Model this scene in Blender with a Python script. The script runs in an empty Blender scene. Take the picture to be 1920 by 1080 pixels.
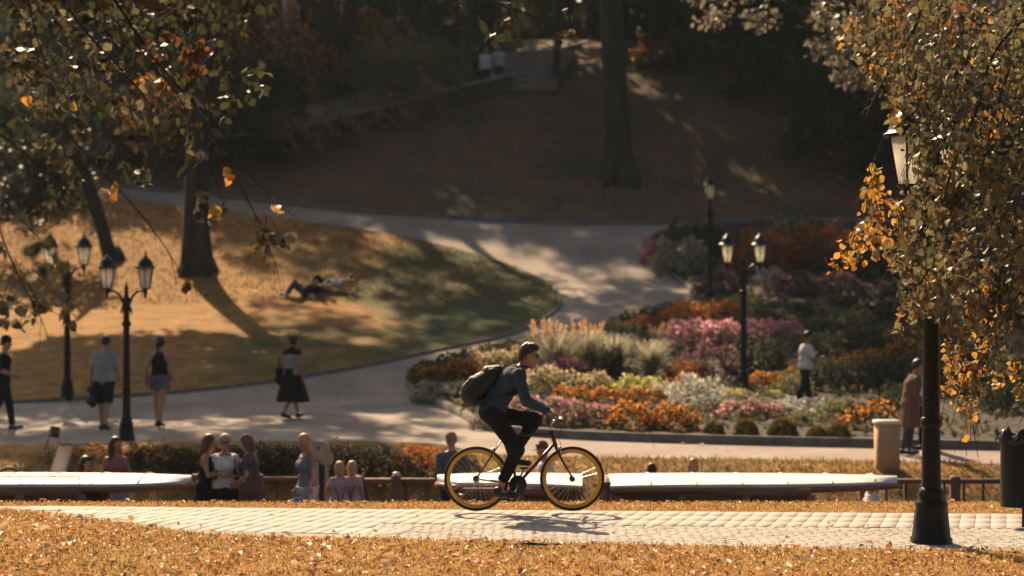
import bpy, math, random
import numpy as np
from math import radians as RAD, sin, cos, pi, sqrt, atan2
from mathutils import Vector, Matrix
random.seed(7); RNG = np.random.default_rng(7)
S = bpy.context.scene; COL = S.collection

# ------------------------------------------------------------------ camera, sky, sun, exposure
F, HZ, CZ = 4000.0, 593.0, 2.07          # focal length in photo pixels, horizon row, eye height above the near path
cam = bpy.data.cameras.new('camera'); camo = bpy.data.objects.new('camera', cam); COL.objects.link(camo)
camo.location = (0, 0, CZ); camo.rotation_euler = (pi/2, 0, 0)
cam.sensor_width = 36; cam.lens = 36*F/1920; cam.shift_y = (HZ-540)/1920
cam.clip_start = .5; cam.clip_end = 900
cam.dof.use_dof = True; cam.dof.focus_distance = 19.8; cam.dof.aperture_fstop = 1.5
S.camera = camo
SUN_EL, SUN_AZ = RAD(38), RAD(-17)        # sun stands behind the scene, a little to the left
w = bpy.data.worlds.new('World'); S.world = w; w.use_nodes = True
nt = w.node_tree; sky = nt.nodes.new('ShaderNodeTexSky'); sky.sky_type = 'NISHITA'; sky.sun_disc = False
sky.sun_elevation = SUN_EL; sky.sun_rotation = SUN_AZ; sky.air_density = 1.0; sky.dust_density = 4.0
bg = nt.nodes['Background']; sky_tint = nt.nodes.new('ShaderNodeMixRGB'); sky_tint.blend_type = 'MULTIPLY'; sky_tint.inputs[0].default_value = 1; sky_tint.inputs[2].default_value = (1, .91, .80, 1)   # warm white balance put into the sky colour
nt.links.new(sky.outputs[0], sky_tint.inputs[1]); nt.links.new(sky_tint.outputs[0], bg.inputs[0]); bg.inputs[1].default_value = .056
sl = bpy.data.lights.new('sun', 'SUN'); so = bpy.data.objects.new('sun', sl); COL.objects.link(so)
sl.energy = 5.0; sl.angle = RAD(.53); sl.color = (1, .73, .46)
so.rotation_euler = Vector((sin(SUN_AZ)*cos(SUN_EL), cos(SUN_AZ)*cos(SUN_EL), sin(SUN_EL))).to_track_quat('Z', 'Y').to_euler()
S.view_settings.view_transform = 'Standard'; S.view_settings.look = 'None'
S.view_settings.exposure = 1.15; S.view_settings.gamma = 1
S.render.engine = 'CYCLES'; S.cycles.max_bounces = 6; S.cycles.transparent_max_bounces = 6
S.cycles.diffuse_bounces = 3; S.cycles.glossy_bounces = 2; S.cycles.transmission_bounces = 4
S.cycles.use_denoising = True; S.cycles.caustics_reflective = False; S.cycles.caustics_refractive = False

# ------------------------------------------------------------------ helpers
def tag(o, label=None, cat=None, group=None, kind=None):
    for k, v in (('label', label), ('category', cat), ('group', group), ('kind', kind)):
        if v: o[k] = v
    return o
def empty(name, loc=(0, 0, 0), rz=0, label=None, cat=None, group=None):
    o = bpy.data.objects.new(name, None); COL.objects.link(o); o.location = loc; o.rotation_euler = (0, 0, rz)
    o.empty_display_size = .1
    return tag(o, label, cat, group)
def npmesh(name, V, Fc, smooth=False, edges=None):
    """V (n,3); Fc one (m,k) array or a list of such"""
    V = np.asarray(V, dtype=np.float32); me = bpy.data.meshes.new(name)
    if isinstance(Fc, list) and np.ndim(Fc[0]) == 1: Fc = np.array(Fc)
    Fl = [np.asarray(f, dtype=np.int32) for f in (Fc if isinstance(Fc, list) else [Fc]) if len(f)]
    tot = np.concatenate([np.full(len(f), f.shape[1]) for f in Fl]).astype(np.int32); idx = np.concatenate([f.ravel() for f in Fl])
    me.vertices.add(len(V)); me.vertices.foreach_set('co', V.ravel())
    me.loops.add(len(idx)); me.loops.foreach_set('vertex_index', idx)
    me.polygons.add(len(tot)); st = np.zeros(len(tot), np.int32); st[1:] = np.cumsum(tot)[:-1]
    me.polygons.foreach_set('loop_start', st); me.polygons.foreach_set('loop_total', tot)
    if smooth: me.polygons.foreach_set('use_smooth', np.ones(len(tot), bool))
    me.update(calc_edges=True); me.validate(); return me
def put(name, me, mat, parent=None, loc=None, kind=None):
    o = bpy.data.objects.new(name, me); COL.objects.link(o)
    if mat is not None and len(me.materials) == 0: me.materials.append(mat)
    if parent: o.parent = parent
    if loc is not None: o.location = loc
    if kind: o['kind'] = kind
    return o
class MB:
    """collects shapes; build() links them as one mesh object"""
    def __init__(s): s.v = []; s.f4 = []; s.f3 = []; s.n = 0
    def add(s, V, f4=(), f3=()):
        V = np.asarray(V, float)
        if len(f4): s.f4.append(np.asarray(f4)+s.n)
        if len(f3): s.f3.append(np.asarray(f3)+s.n)
        s.v.append(V); s.n += len(V); return s
    def box(s, c, d, rz=0, ch=0.0, ry=0, rx=0):
        x, y, z = [q/2 for q in d]
        if ch:
            P = []
            for zz, q in ((-z, ch), (-z+ch, 0), (z-ch, 0), (z, ch)):
                P += [(q-x, q-y, zz), (x-q, q-y, zz), (x-q, y-q, zz), (q-x, y-q, zz)]
            f = [(3, 2, 1, 0)]+[(i*4+j, i*4+(j+1) % 4, i*4+4+(j+1) % 4, i*4+4+j) for i in range(3) for j in range(4)]+[(12, 13, 14, 15)]
        else:
            P = [(-x, -y, -z), (x, -y, -z), (x, y, -z), (-x, y, -z), (-x, -y, z), (x, -y, z), (x, y, z), (-x, y, z)]
            f = [(3, 2, 1, 0), (4, 5, 6, 7), (0, 1, 5, 4), (1, 2, 6, 5), (2, 3, 7, 6), (3, 0, 4, 7)]
        M = np.array(Matrix.Rotation(rz, 3, 'Z') @ Matrix.Rotation(ry, 3, 'Y') @ Matrix.Rotation(rx, 3, 'X'))
        return s.add(np.array(P) @ M.T+np.array(c), f)
    def tube(s, pts, r, n=8, cap=True):
        P = np.array(pts, float); m = len(P); R = np.full(m, r) if np.isscalar(r) else np.array(r, float)
        T = np.gradient(P, axis=0); T /= np.linalg.norm(T, axis=1)[:, None]+1e-12
        ref = np.array([0, 0, 1.]) if abs(T[0][2]) < .9 else np.array([1., 0, 0]); V = []
        a = np.arange(n)*2*pi/n; u = np.cross(T[0], ref); u /= np.linalg.norm(u)
        for i in range(m):
            u = u-T[i]*np.dot(u, T[i]); u /= np.linalg.norm(u); b = np.cross(T[i], u)
            V.append(P[i]+R[i]*(np.cos(a)[:, None]*u+np.sin(a)[:, None]*b))
        V = np.concatenate(V); f = [(i*n+j, i*n+(j+1) % n, (i+1)*n+(j+1) % n, (i+1)*n+j) for i in range(m-1) for j in range(n)]
        f3 = []
        if cap:
            V = np.concatenate([V, P[:1], P[-1:]])
            f3 = [(m*n, (j+1) % n, j) for j in range(n)]+[(m*n+1, (m-1)*n+j, (m-1)*n+(j+1) % n) for j in range(n)]
        return s.add(V, f, f3)
    def lathe(s, prof, c=(0, 0, 0), n=14, a0=0.0, sx=1, sy=1):
        a = a0+np.arange(n)*2*pi/n; V = []
        for r, z in prof: V.append(np.stack([r*np.cos(a)*sx, r*np.sin(a)*sy, np.full(n, z)], 1))
        V = np.concatenate(V)+np.array(c); m = len(prof)
        return s.add(V, [(i*n+j, i*n+(j+1) % n, (i+1)*n+(j+1) % n, (i+1)*n+j) for i in range(m-1) for j in range(n)])
    def ring(s, c, R, r, n=48, k=8, axis='y', sx=1.0):
        a = np.arange(n)*2*pi/n; b = np.arange(k)*2*pi/k
        rr = R+r*np.cos(b)[None]; o = r*sx*np.sin(b)[None]+0*a[:, None]
        A, B, O = np.cos(a)[:, None]*rr, np.sin(a)[:, None]*rr, o
        V = np.stack({'y': [A, O, B], 'z': [A, B, O], 'x': [O, A, B]}[axis], -1).reshape(-1, 3)+np.array(c)
        return s.add(V, [(i*k+j, i*k+(j+1) % k, ((i+1) % n)*k+(j+1) % k, ((i+1) % n)*k+j) for i in range(n) for j in range(k)])
    def mesh(s, name, smooth=False):
        return npmesh(name, np.concatenate(s.v), [np.concatenate(x) for x in (s.f4, s.f3) if x], smooth)
    def build(s, name, mat, parent=None, smooth=False, loc=None, kind=None):
        return put(name, s.mesh(name, smooth), mat, parent, loc, kind)
def copy_tree(o, parent=None):
    c = o.copy(); COL.objects.link(c)
    if parent: c.parent = parent
    for ch in list(o.children): copy_tree(ch, c)
    return c
def sharp_smooth(o, ang=35):
    o.data.polygons.foreach_set('use_smooth', np.ones(len(o.data.polygons), bool))
    try: o.data.set_sharp_from_angle(angle=RAD(ang))
    except Exception: pass
    return o

# ------------------------------------------------------------------ materials
MATS = {}
def mat(name, c1, c2=None, rough=.7, scale=6, bump=0, bscale=None, metal=0, spec=.4, detail=5, c3=None, scale2=None, coord='Object', stretch=None):
    if name in MATS: return MATS[name]
    m = bpy.data.materials.new(name); m.use_nodes = True; N = m.node_tree.nodes; L = m.node_tree.links; p = N['Principled BSDF']
    p.inputs['Roughness'].default_value = rough; p.inputs['Metallic'].default_value = metal; p.inputs['Specular IOR Level'].default_value = spec
    tc = N.new('ShaderNodeTexCoord'); src = tc.outputs[coord]
    if stretch:
        mp = N.new('ShaderNodeMapping'); mp.inputs['Scale'].default_value = stretch; L.new(src, mp.inputs[0]); src = mp.outputs[0]
    c2 = c2 or tuple(x*.7 for x in c1)
    n = N.new('ShaderNodeTexNoise'); n.inputs['Scale'].default_value = scale; n.inputs['Detail'].default_value = detail; L.new(src, n.inputs[0])
    r = N.new('ShaderNodeValToRGB'); r.color_ramp.elements[0].position = .32; r.color_ramp.elements[1].position = .68
    r.color_ramp.elements[0].color = (*c2, 1); r.color_ramp.elements[1].color = (*c1, 1); L.new(n.outputs[0], r.inputs[0]); out = r.outputs[0]
    if c3:
        n2 = N.new('ShaderNodeTexNoise'); n2.inputs['Scale'].default_value = scale2 or scale*.15; n2.inputs['Detail'].default_value = 4; L.new(src, n2.inputs[0])
        r2 = N.new('ShaderNodeValToRGB'); r2.color_ramp.elements[0].position = .45; r2.color_ramp.elements[1].position = .62; L.new(n2.outputs[0], r2.inputs[0])
        mx = N.new('ShaderNodeMixRGB'); L.new(r2.outputs[0], mx.inputs[0]); L.new(out, mx.inputs[1]); mx.inputs[2].default_value = (*c3, 1); out = mx.outputs[0]
    L.new(out, p.inputs['Base Color'])
    if bump:
        nb = N.new('ShaderNodeTexNoise'); nb.inputs['Scale'].default_value = bscale or scale*4; nb.inputs['Detail'].default_value = 6; L.new(src, nb.inputs[0])
        b = N.new('ShaderNodeBump'); b.inputs['Strength'].default_value = bump; b.inputs['Distance'].default_value = .03; L.new(nb.outputs[0], b.inputs['Height']); L.new(b.outputs[0], p.inputs['Normal'])
    MATS[name] = m; return m
def leafmat(name, cols, trans=.5, rough=.5, spec=.3, coord=None):
    """each leaf (mesh island or object) takes its own colour from the list; part of the light passes through"""
    if name in MATS: return MATS[name]
    m = bpy.data.materials.new(name); m.use_nodes = True; N = m.node_tree.nodes; L = m.node_tree.links; p = N['Principled BSDF']
    g = N.new('ShaderNodeNewGeometry'); oi = N.new('ShaderNodeObjectInfo'); ad = N.new('ShaderNodeMath'); ad.operation = 'ADD'
    L.new(g.outputs['Random Per Island'], ad.inputs[0]); L.new(oi.outputs['Random'], ad.inputs[1])
    fr = N.new('ShaderNodeMath'); fr.operation = 'FRACT'; L.new(ad.outputs[0], fr.inputs[0])
    r = N.new('ShaderNodeValToRGB'); e = r.color_ramp.elements
    while len(e) < len(cols): e.new(.5)
    for i, c in enumerate(cols): e[i].position = i/max(1, len(cols)-1); e[i].color = (*c, 1)
    L.new(fr.outputs[0], r.inputs[0]); L.new(r.outputs[0], p.inputs['Base Color'])
    p.inputs['Roughness'].default_value = rough; p.inputs['Specular IOR Level'].default_value = spec
    t = N.new('ShaderNodeBsdfTranslucent'); L.new(r.outputs[0], t.inputs[0])
    mx = N.new('ShaderNodeMixShader'); mx.inputs[0].default_value = trans
    L.new(p.outputs[0], mx.inputs[1]); L.new(t.outputs[0], mx.inputs[2]); L.new(mx.outputs[0], N['Material Output'].inputs[0])
    MATS[name] = m; return m
IRON = mat('black_iron', (.006, .007, .008), (.009, .009, .009), .36, 20, .15, 60, spec=.22)
BARK = mat('bark', (.05, .04, .032), (.018, .016, .015), .9, 3, .9, 14, stretch=(1, 1, .25))
BARKD = mat('twig_bark', (.035, .026, .02), (.015, .012, .01), .85, 12)
STONE = mat('pale_stone', (.36, .32, .27), (.22, .2, .17), .85, 5, .4, 30)
WOODB = mat('varnished_wood', (.30, .125, .06), (.18, .07, .036), .45, 5, .15, 30, stretch=(.4, 6, 6))
WOODR = mat('rail_wood', (.20, .085, .05), (.12, .052, .032), .7, 5, .2, 30)
WHITE = mat('white_paint', (.8, .78, .75), (.7, .68, .65), .35, 3, .03, 20)
DARK = mat('dark_interior', (.02, .018, .017), (.012, .012, .012), .8)

# ------------------------------------------------------------------ ground height: a function of depth, as the bank and hill rise
PY = np.array([-20, 23.5, 23.75, 24.2, 25.8, 31.4, 33.0, 35.3, 36.5, 39.5, 43, 47, 50, 55, 60, 64, 70, 72, 75, 79, 83, 87, 92, 100, 115, 140, 200, 800])
PZ = np.array([0, 0, -.04, -.35, -2.7, -2.7, -1.5, -.46, -.366, -.17, .006, .343, .86, 1.7, 2.565, 3.4, 5.1, 5.8, 6.8, 8.85, 10.74, 12.36, 13.7, 14.8, 15.8, 16.6, 18, 18])
def smooth_interp(x, X=PY, Z=PZ):
    x = np.asarray(x, float); d = np.diff(Z)/np.diff(X); m = np.zeros(len(X)); s = d[:-1]*d[1:] > 0
    m[1:-1][s] = 2*d[:-1][s]*d[1:][s]/(d[:-1]+d[1:])[s]; m[0] = d[0]; m[-1] = d[-1]
    i = np.clip(np.searchsorted(X, x)-1, 0, len(X)-2); h = X[i+1]-X[i]; t = np.clip((x-X[i])/h, 0, 1)
    return (2*t**3-3*t**2+1)*Z[i]+(t**3-2*t**2+t)*h*m[i]+(-2*t**3+3*t**2)*Z[i+1]+(t**3-t**2)*h*m[i+1]
def gz(x, y):
    x = np.asarray(x, float); y = np.asarray(y, float)
    z = smooth_interp(y)
    z = z+.16*np.exp(-((x+5.0)/1.7)**2-((y-18.6)/2.2)**2)           # the low rise at the near grass
    far = np.clip((y-45)/15, 0, 1)
    z = z+far*.12*np.sin(x*.35+y*.21)*np.sin(x*.13-y*.33+1)
    return z
_D = np.concatenate([np.linspace(12, 24, 200), np.linspace(34.2, 130, 1600)])
def ground(px, row):
    """the ground point seen at a place in the photograph (beyond the canal unless the row is below 938)"""
    D = _D if row > 938 else _D[200:]
    x = (px-960)/F*D; rr = HZ+(CZ-gz(x, D))*F/D
    k = np.where((rr[:-1]-row)*(rr[1:]-row) <= 0)[0]
    if len(k) == 0: i = int(np.argmin(abs(rr-row))); d = D[i]
    else:
        i = k[0]; t = (rr[i]-row)/(rr[i]-rr[i+1]+1e-9); d = D[i]+t*(D[i+1]-D[i])
    xx = (px-960)/F*d
    return Vector((xx, d, float(gz(xx, d))))
def at(px, row, d): return Vector(((px-960)/F*d, d, CZ+(HZ-row)/F*d))
def mpp(d): return d/F                                                    # metres per photo pixel at depth d
def poly_to_ground(pts): return np.array([ground(*p)[:2] for p in pts])
def resample(P, n):
    P = np.array(P, float); s = np.concatenate([[0], np.cumsum(np.linalg.norm(np.diff(P, axis=0), axis=1))]); t = np.linspace(0, s[-1], n)
    return np.stack([np.interp(t, s, P[:, i]) for i in range(P.shape[1])], 1)
def smooth_curve(P, n, it=2):
    P = np.array(P, float)
    for _ in range(it):
        Q = [P[0]]
        for a, b in zip(P[:-1], P[1:]): Q += [.75*a+.25*b, .25*a+.75*b]
        P = np.array(Q+[P[-1]])
    return resample(P, n)
def sheet(name, A, B, off, m, mat_, kind='structure', skirt=0.0, parent=None, skirt_ends='both'):
    """surface draped on the ground between two edge curves A and B (n,2), raised by off, with edges turned down by skirt"""
    A, B = np.array(A), np.array(B); n = len(A); t = np.linspace(0, 1, m)[:, None, None]
    G = A[None]*(1-t)+B[None]*t; Z = gz(G[..., 0], G[..., 1])+off
    V = np.concatenate([G, Z[..., None]], 2); rows = m
    if skirt:
        lo = V[:1].copy(); lo[..., 2] -= skirt; hi = V[-1:].copy(); hi[..., 2] -= skirt; V = np.concatenate([lo, V, hi]); rows = m+2
    V = V.reshape(-1, 3); i, j = np.meshgrid(np.arange(rows-1), np.arange(n-1), indexing='ij'); a = (i*n+j).ravel()
    me = npmesh(name, V, np.stack([a, a+1, a+n+1, a+n], 1), True)
    o = put(name, me, mat_, parent); o['kind'] = kind
    import bmesh
    bm = bmesh.new(); bm.from_mesh(me); bmesh.ops.recalc_face_normals(bm, faces=bm.faces)
    if sum(f.normal.z for f in bm.faces) < 0: bmesh.ops.reverse_faces(bm, faces=bm.faces)
    bm.to_mesh(me); bm.free()
    if skirt:
        try: me.set_sharp_from_angle(angle=RAD(50))
        except Exception: pass
    return o

# ------------------------------------------------------------------ leaves, scatter, plants
def frames(n, droop=0.0, flat=0.0):
    """n random leaf frames: direction a, side s, normal m"""
    a = RNG.normal(size=(n, 3)); a[:, 2] = a[:, 2]*(1-flat)-droop; a /= np.linalg.norm(a, axis=1)[:, None]+1e-9
    r = RNG.normal(size=(n, 3)); r[:, 2] *= (1-flat*.8)
    if flat: r = np.cross(np.array([0, 0, 1.])+RNG.normal(size=(n, 3))*(1-flat)*.8, a)
    s = r-a*(r*a).sum(1)[:, None]; s /= np.linalg.norm(s, axis=1)[:, None]+1e-9
    return a, s, np.cross(a, s)
def leaf_arrays(P, size, fr, wid=.36, fold=.12, six=False):
    a, s, m = fr; L = size[:, None]; n = len(P)
    if six:
        V = np.stack([P, P+a*L*.22+s*L*wid*.85+m*L*fold, P+a*L*.6+s*L*wid*.8+m*L*fold, P+a*L-m*L*fold*.8, P+a*L*.6-s*L*wid*.8+m*L*fold, P+a*L*.22-s*L*wid*.85+m*L*fold], 1)
        i = np.arange(n)[:, None]*6; return V.reshape(-1, 3), np.concatenate([i+[0, 1, 2, 3], i+[0, 3, 4, 5]])
    V = np.stack([P, P+a*L*.45+s*L*wid+m*L*fold, P+a*L, P+a*L*.45-s*L*wid+m*L*fold], 1)
    i = np.arange(n)[:, None]*4; return V.reshape(-1, 3), np.concatenate([i+[0, 1, 2], i+[0, 2, 3]])
def leafmesh(name, P, size, droop=.2, flat=0., wid=.36, fold=.12, six=False):
    P = np.asarray(P, float); sz = size*RNG.uniform(.65, 1.25, len(P)); V, f = leaf_arrays(P, sz, frames(len(P), droop, flat), wid, fold, six)
    return npmesh(name, V, f)
def in_ball(n):
    v = RNG.normal(size=(n, 3)); v /= np.linalg.norm(v, axis=1)[:, None]; return v*RNG.uniform(0, 1, (n, 1))**(1/3)
def clumped(c, r, n, per=45, cr=.55, shell=.45):
    """n leaf places in clusters through an ellipsoid's volume, more of them outward"""
    k = max(1, n//per); d = RNG.normal(size=(k, 3)); d /= np.linalg.norm(d, axis=1)[:, None]
    C = d*RNG.uniform(shell**3, 1, (k, 1))**(1/3)*np.array(r)+np.array(c)
    P = np.repeat(C, per, 0); q = in_ball(len(P)); q[:, 2] *= .7
    return P+q*cr*np.repeat(RNG.uniform(.6, 1.3, (k, 1)), per, 0), C
def tree(name, label, base, trunk, balls, lm, leaf=.2, cat='tree', group=None, limbs=7, bark=None, per=45, cr=.6, loc0=None, droop=.3):
    """trunk: list of (dx,dy,dz,radius); balls: list of (dx,dy,dz,rx,ry,rz,n leaves)"""
    t = empty(name, base, 0, label, cat, group); bark = bark or BARK
    P = smooth_curve([q[:3] for q in trunk], 14); R = np.interp(np.linspace(0, 1, 14), np.linspace(0, 1, len(trunk)), [q[3] for q in trunk])
    R[0] *= 1.5; R[1] *= 1.12
    m = MB(); m.tube(P, R, 12, False)
    for k in range(5):                                                   # root flare
        an = k*1.257+.3; r0 = trunk[0][3]
        m.tube([(cos(an)*r0*2.1, sin(an)*r0*2.1, -.25), (cos(an)*r0*1.25, sin(an)*r0*1.25, .12), (cos(an)*r0*.55, sin(an)*r0*.55, r0*2.2)], [r0*.22, r0*.4, r0*.3], 7)
    m.build('trunk', bark, t, True)
    allP = []; cen = []
    for b in balls:
        p, c = clumped(b[:3], b[3:6], int(b[6]), per, cr); allP.append(p); cen.append(c)
    cen = np.concatenate(cen); allP = np.concatenate(allP)
    if limbs:
        for k in range(limbs):
            e = cen[RNG.integers(len(cen))]; i = int(len(P)*(.45+.5*k/limbs)); i = min(i, len(P)-2); s = P[i]
            mid = s*.5+e*.5+np.array([0, 0, -.12*np.linalg.norm(e-s)])
            lm_ = MB(); c = smooth_curve([s, mid, e], 8); lm_.tube(c, np.linspace(R[i]*.55, .02, 8), 7)
            for q in range(3):
                s2 = c[3+q]; d2 = cen[np.argsort(np.linalg.norm(cen-s2, axis=1))[int(RNG.integers(1, min(9, len(cen))))]]
                lm_.tube(smooth_curve([s2, (s2+d2)/2+RNG.normal(size=3)*.15, d2], 5), np.linspace(R[i]*.2, .012, 5), 5)
            lm_.build('limb', bark, t, True)
    put('crown', leafmesh('crown', allP, leaf, droop, six=False), lm, t)
    return t

# ------------------------------------------------------------------ materials of the ground
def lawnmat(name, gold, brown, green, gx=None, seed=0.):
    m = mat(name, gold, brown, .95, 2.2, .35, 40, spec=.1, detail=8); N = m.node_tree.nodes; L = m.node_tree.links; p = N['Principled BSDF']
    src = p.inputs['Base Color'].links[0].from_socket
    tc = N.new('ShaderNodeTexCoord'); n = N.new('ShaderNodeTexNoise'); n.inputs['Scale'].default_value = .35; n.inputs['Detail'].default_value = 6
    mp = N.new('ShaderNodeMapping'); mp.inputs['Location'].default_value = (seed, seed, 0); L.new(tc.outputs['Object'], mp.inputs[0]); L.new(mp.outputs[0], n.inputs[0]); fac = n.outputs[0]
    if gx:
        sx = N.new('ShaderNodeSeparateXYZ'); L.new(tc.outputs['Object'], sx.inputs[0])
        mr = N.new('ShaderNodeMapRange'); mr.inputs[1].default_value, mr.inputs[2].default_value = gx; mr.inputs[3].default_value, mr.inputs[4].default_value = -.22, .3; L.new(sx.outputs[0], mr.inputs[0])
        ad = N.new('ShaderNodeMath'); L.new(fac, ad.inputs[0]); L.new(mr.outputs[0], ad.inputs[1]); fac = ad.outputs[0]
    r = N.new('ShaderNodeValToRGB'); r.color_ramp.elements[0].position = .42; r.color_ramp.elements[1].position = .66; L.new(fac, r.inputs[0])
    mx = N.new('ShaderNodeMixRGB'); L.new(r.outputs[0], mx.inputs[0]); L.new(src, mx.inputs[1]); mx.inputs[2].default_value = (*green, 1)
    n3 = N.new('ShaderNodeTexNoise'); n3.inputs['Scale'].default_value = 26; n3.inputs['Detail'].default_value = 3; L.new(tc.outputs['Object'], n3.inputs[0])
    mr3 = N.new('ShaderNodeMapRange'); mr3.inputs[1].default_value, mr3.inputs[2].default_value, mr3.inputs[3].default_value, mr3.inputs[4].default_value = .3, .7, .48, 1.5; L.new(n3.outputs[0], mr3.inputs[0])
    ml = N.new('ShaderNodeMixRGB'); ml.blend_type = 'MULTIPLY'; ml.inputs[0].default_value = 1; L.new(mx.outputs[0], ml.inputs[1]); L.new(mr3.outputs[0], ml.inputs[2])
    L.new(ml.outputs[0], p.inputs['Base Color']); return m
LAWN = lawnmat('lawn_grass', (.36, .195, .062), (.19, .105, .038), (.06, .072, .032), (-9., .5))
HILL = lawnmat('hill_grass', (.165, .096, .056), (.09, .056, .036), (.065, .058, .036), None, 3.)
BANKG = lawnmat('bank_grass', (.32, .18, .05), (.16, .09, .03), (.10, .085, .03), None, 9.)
NEARG = mat('dry_turf', (.36, .19, .065), (.18, .09, .032), .95, 9, .5, 60, spec=.1, c3=(.26, .17, .055), scale2=1.1)
PATHM = mat('gravel_asphalt', (.34, .288, .25), (.255, .215, .185), .9, 1.6, .25, 120, spec=.2, c3=(.23, .192, .165), scale2=.45)
SOIL = mat('bed_soil', (.042, .03, .02), (.02, .015, .011), .95, 6, .6, 40)
KERBM = mat('kerb_stone', (.19, .165, .14), (.10, .088, .076), .9, 4, .3, 40)
PAVEM = mat('paver_stone', (.38, .355, .335), (.33, .305, .285), .8, 2.5, .15, 60, c3=(.27, .245, .225), scale2=1.1, spec=.25)
SANDM = mat('sandy_joint', (.34, .31, .28), (.27, .24, .215), .95, 14, .4, 90)

# ------------------------------------------------------------------ the setting
gx_, gy_ = np.linspace(-1, 1, 40), np.unique(np.concatenate([np.linspace(-12, 14, 8), np.linspace(14, 36, 110), np.linspace(36, 100, 90), np.linspace(100, 420, 30)]))
X = gx_[None]*(16+gy_[:, None].clip(0)*.42); Y = np.repeat(gy_[:, None], 40, 1); Zt = gz(X, Y)-.02
i, j = np.meshgrid(np.arange(len(gy_)-1), np.arange(39), indexing='ij'); a = (i*40+j).ravel()
me = npmesh('terrain', np.stack([X, Y, Zt], -1).reshape(-1, 3), np.stack([a, a+1, a+41, a+40], 1), True)
o = put('terrain', me, SOIL); o['kind'] = 'structure'
# promenade beyond the canal with its fork, one sheet of gravel asphalt
pa = np.stack([np.linspace(-34, 34, 60), np.full(60, 35.6)], 1); pb = np.stack([np.linspace(-44, 44, 60), np.full(60, 76.)], 1)
sheet('promenade', pa, pb, .0, 70, PATHM)
lawnA = [(1051, 572), (1046, 582), (1020, 600), (955, 632), (850, 652), (700, 687), (520, 716), (340, 737), (120, 752), (0, 757), (-260, 764)]
lawnB = [(1051, 572), (1050, 556), (1030, 533), (960, 497), (800, 455), (620, 425), (500, 407), (300, 383), (100, 369), (0, 364), (-260, 350)]
LA, LB = smooth_curve(poly_to_ground(lawnA), 90), smooth_curve(poly_to_ground(lawnB), 90)
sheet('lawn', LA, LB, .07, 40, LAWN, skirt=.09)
upA = [(-420, 300), (100, 336), (400, 368), (560, 387), (700, 401), (900, 414), (1050, 419), (1270, 421), (1620, 416), (2400, 400)]
UA = smooth_curve(poly_to_ground(upA), 80); UB = np.stack([np.linspace(-55, 70, 80), np.full(80, 135.)], 1)
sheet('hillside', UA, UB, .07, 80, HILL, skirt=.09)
bedA = [(768, 716), (776, 742), (830, 764), (880, 786), (900, 806), (1000, 819), (1200, 828), (1620, 838), (2300, 850)]
bedB = [(768, 716), (800, 694), (860, 678), (985, 646), (1100, 622), (1195, 601), (1303, 573), (1300, 545), (1255, 512), (1205, 485), (1207, 452), (1275, 426), (1620, 420), (2400, 405)]
BA, BBd = smooth_curve(poly_to_ground(bedA), 90), smooth_curve(poly_to_ground(bedB), 90)
from mathutils.geometry import delaunay_2d_cdt
BED = np.vstack([BA, BBd[::-1][:-1]])
def inside_poly(x, y, Q):
    c = np.zeros(len(x), bool); j = len(Q)-1
    for i in range(len(Q)):
        k_ = ((Q[i][1] > y) != (Q[j][1] > y)) & (x < (Q[j][0]-Q[i][0])*(y-Q[i][1])/(Q[j][1]-Q[i][1]+1e-12)+Q[i][0]); c ^= k_; j = i
    return c
gx2, gy2 = [q.ravel() for q in np.meshgrid(np.arange(-4, 40, .7), np.arange(38, 73, .7))]; k_ = inside_poly(gx2, gy2, BED)
pts_ = [Vector(p) for p in BED]+[Vector(p) for p in np.stack([gx2[k_], gy2[k_]], 1)]
cv, ce, cf, *_r = delaunay_2d_cdt(pts_, [], [list(range(len(BED)))], 1, 1e-4)
V_ = np.array([(v.x, v.y, float(gz(v.x, v.y))+.10) for v in cv]); o = put('flower_bed_soil', npmesh('flower_bed_soil', V_, np.array([list(f) for f in cf if len(f) == 3])), SOIL); o['kind'] = 'structure'
bankA = [(-420, 842), (100, 836), (400, 830), (700, 830), (830, 833), (880, 850), (1000, 859), (1300, 862), (1650, 868), (1920, 874), (2400, 884)]
NA = smooth_curve(poly_to_ground(bankA), 80); NB = np.stack([np.linspace(-14, 15, 80), np.full(80, 33.05)], 1)
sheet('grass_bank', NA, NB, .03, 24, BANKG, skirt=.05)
def kerb(curve, h=.1, w=.12):
    P = np.array(curve); T = np.gradient(P, axis=0); T /= np.linalg.norm(T, axis=1)[:, None]; N_ = np.stack([-T[:, 1], T[:, 0]], 1)
    z = gz(P[:, 0], P[:, 1]); sec = [(-w/2, -.06), (-w/2, h), (w/2, h), (w/2, -.06)]
    V = np.concatenate([np.stack([P[:, 0]+N_[:, 0]*a_, P[:, 1]+N_[:, 1]*a_, z+b_], 1)[:, None] for a_, b_ in sec], 1).reshape(-1, 3); n = len(P)
    f = [(i*4+k, i*4+k+1, i*4+k+5, i*4+k+4) for i in range(n-1) for k in range(3)]
    return put('kerb', npmesh('kerb', V, np.array(f)), KERBM, kind='structure')
kerb(LA, .072, .08); kerb(LB, .072, .08); kerb(UA, .13, .14); kerb(BA, .15, .16); kerb(BBd, .13, .13)
# canal
wm = mat('canal_water', (.02, .028, .022), (.012, .018, .015), .06, .8, .25, 5)
put('canal_water', npmesh('canal_water', [(-40, 24.6, -2.1), (40, 24.6, -2.1), (40, 31.5, -2.1), (-40, 31.5, -2.1)], [(0, 1, 2, 3)]), wm, kind='structure')
m = MB(); m.box((0, 32.2, -2.03), (44, 1.75, 1.2)); m.build('quay', mat('quay_stone', (.2, .17, .14), (.12, .1, .085), .9, 3, .4, 20), kind='structure')
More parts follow.
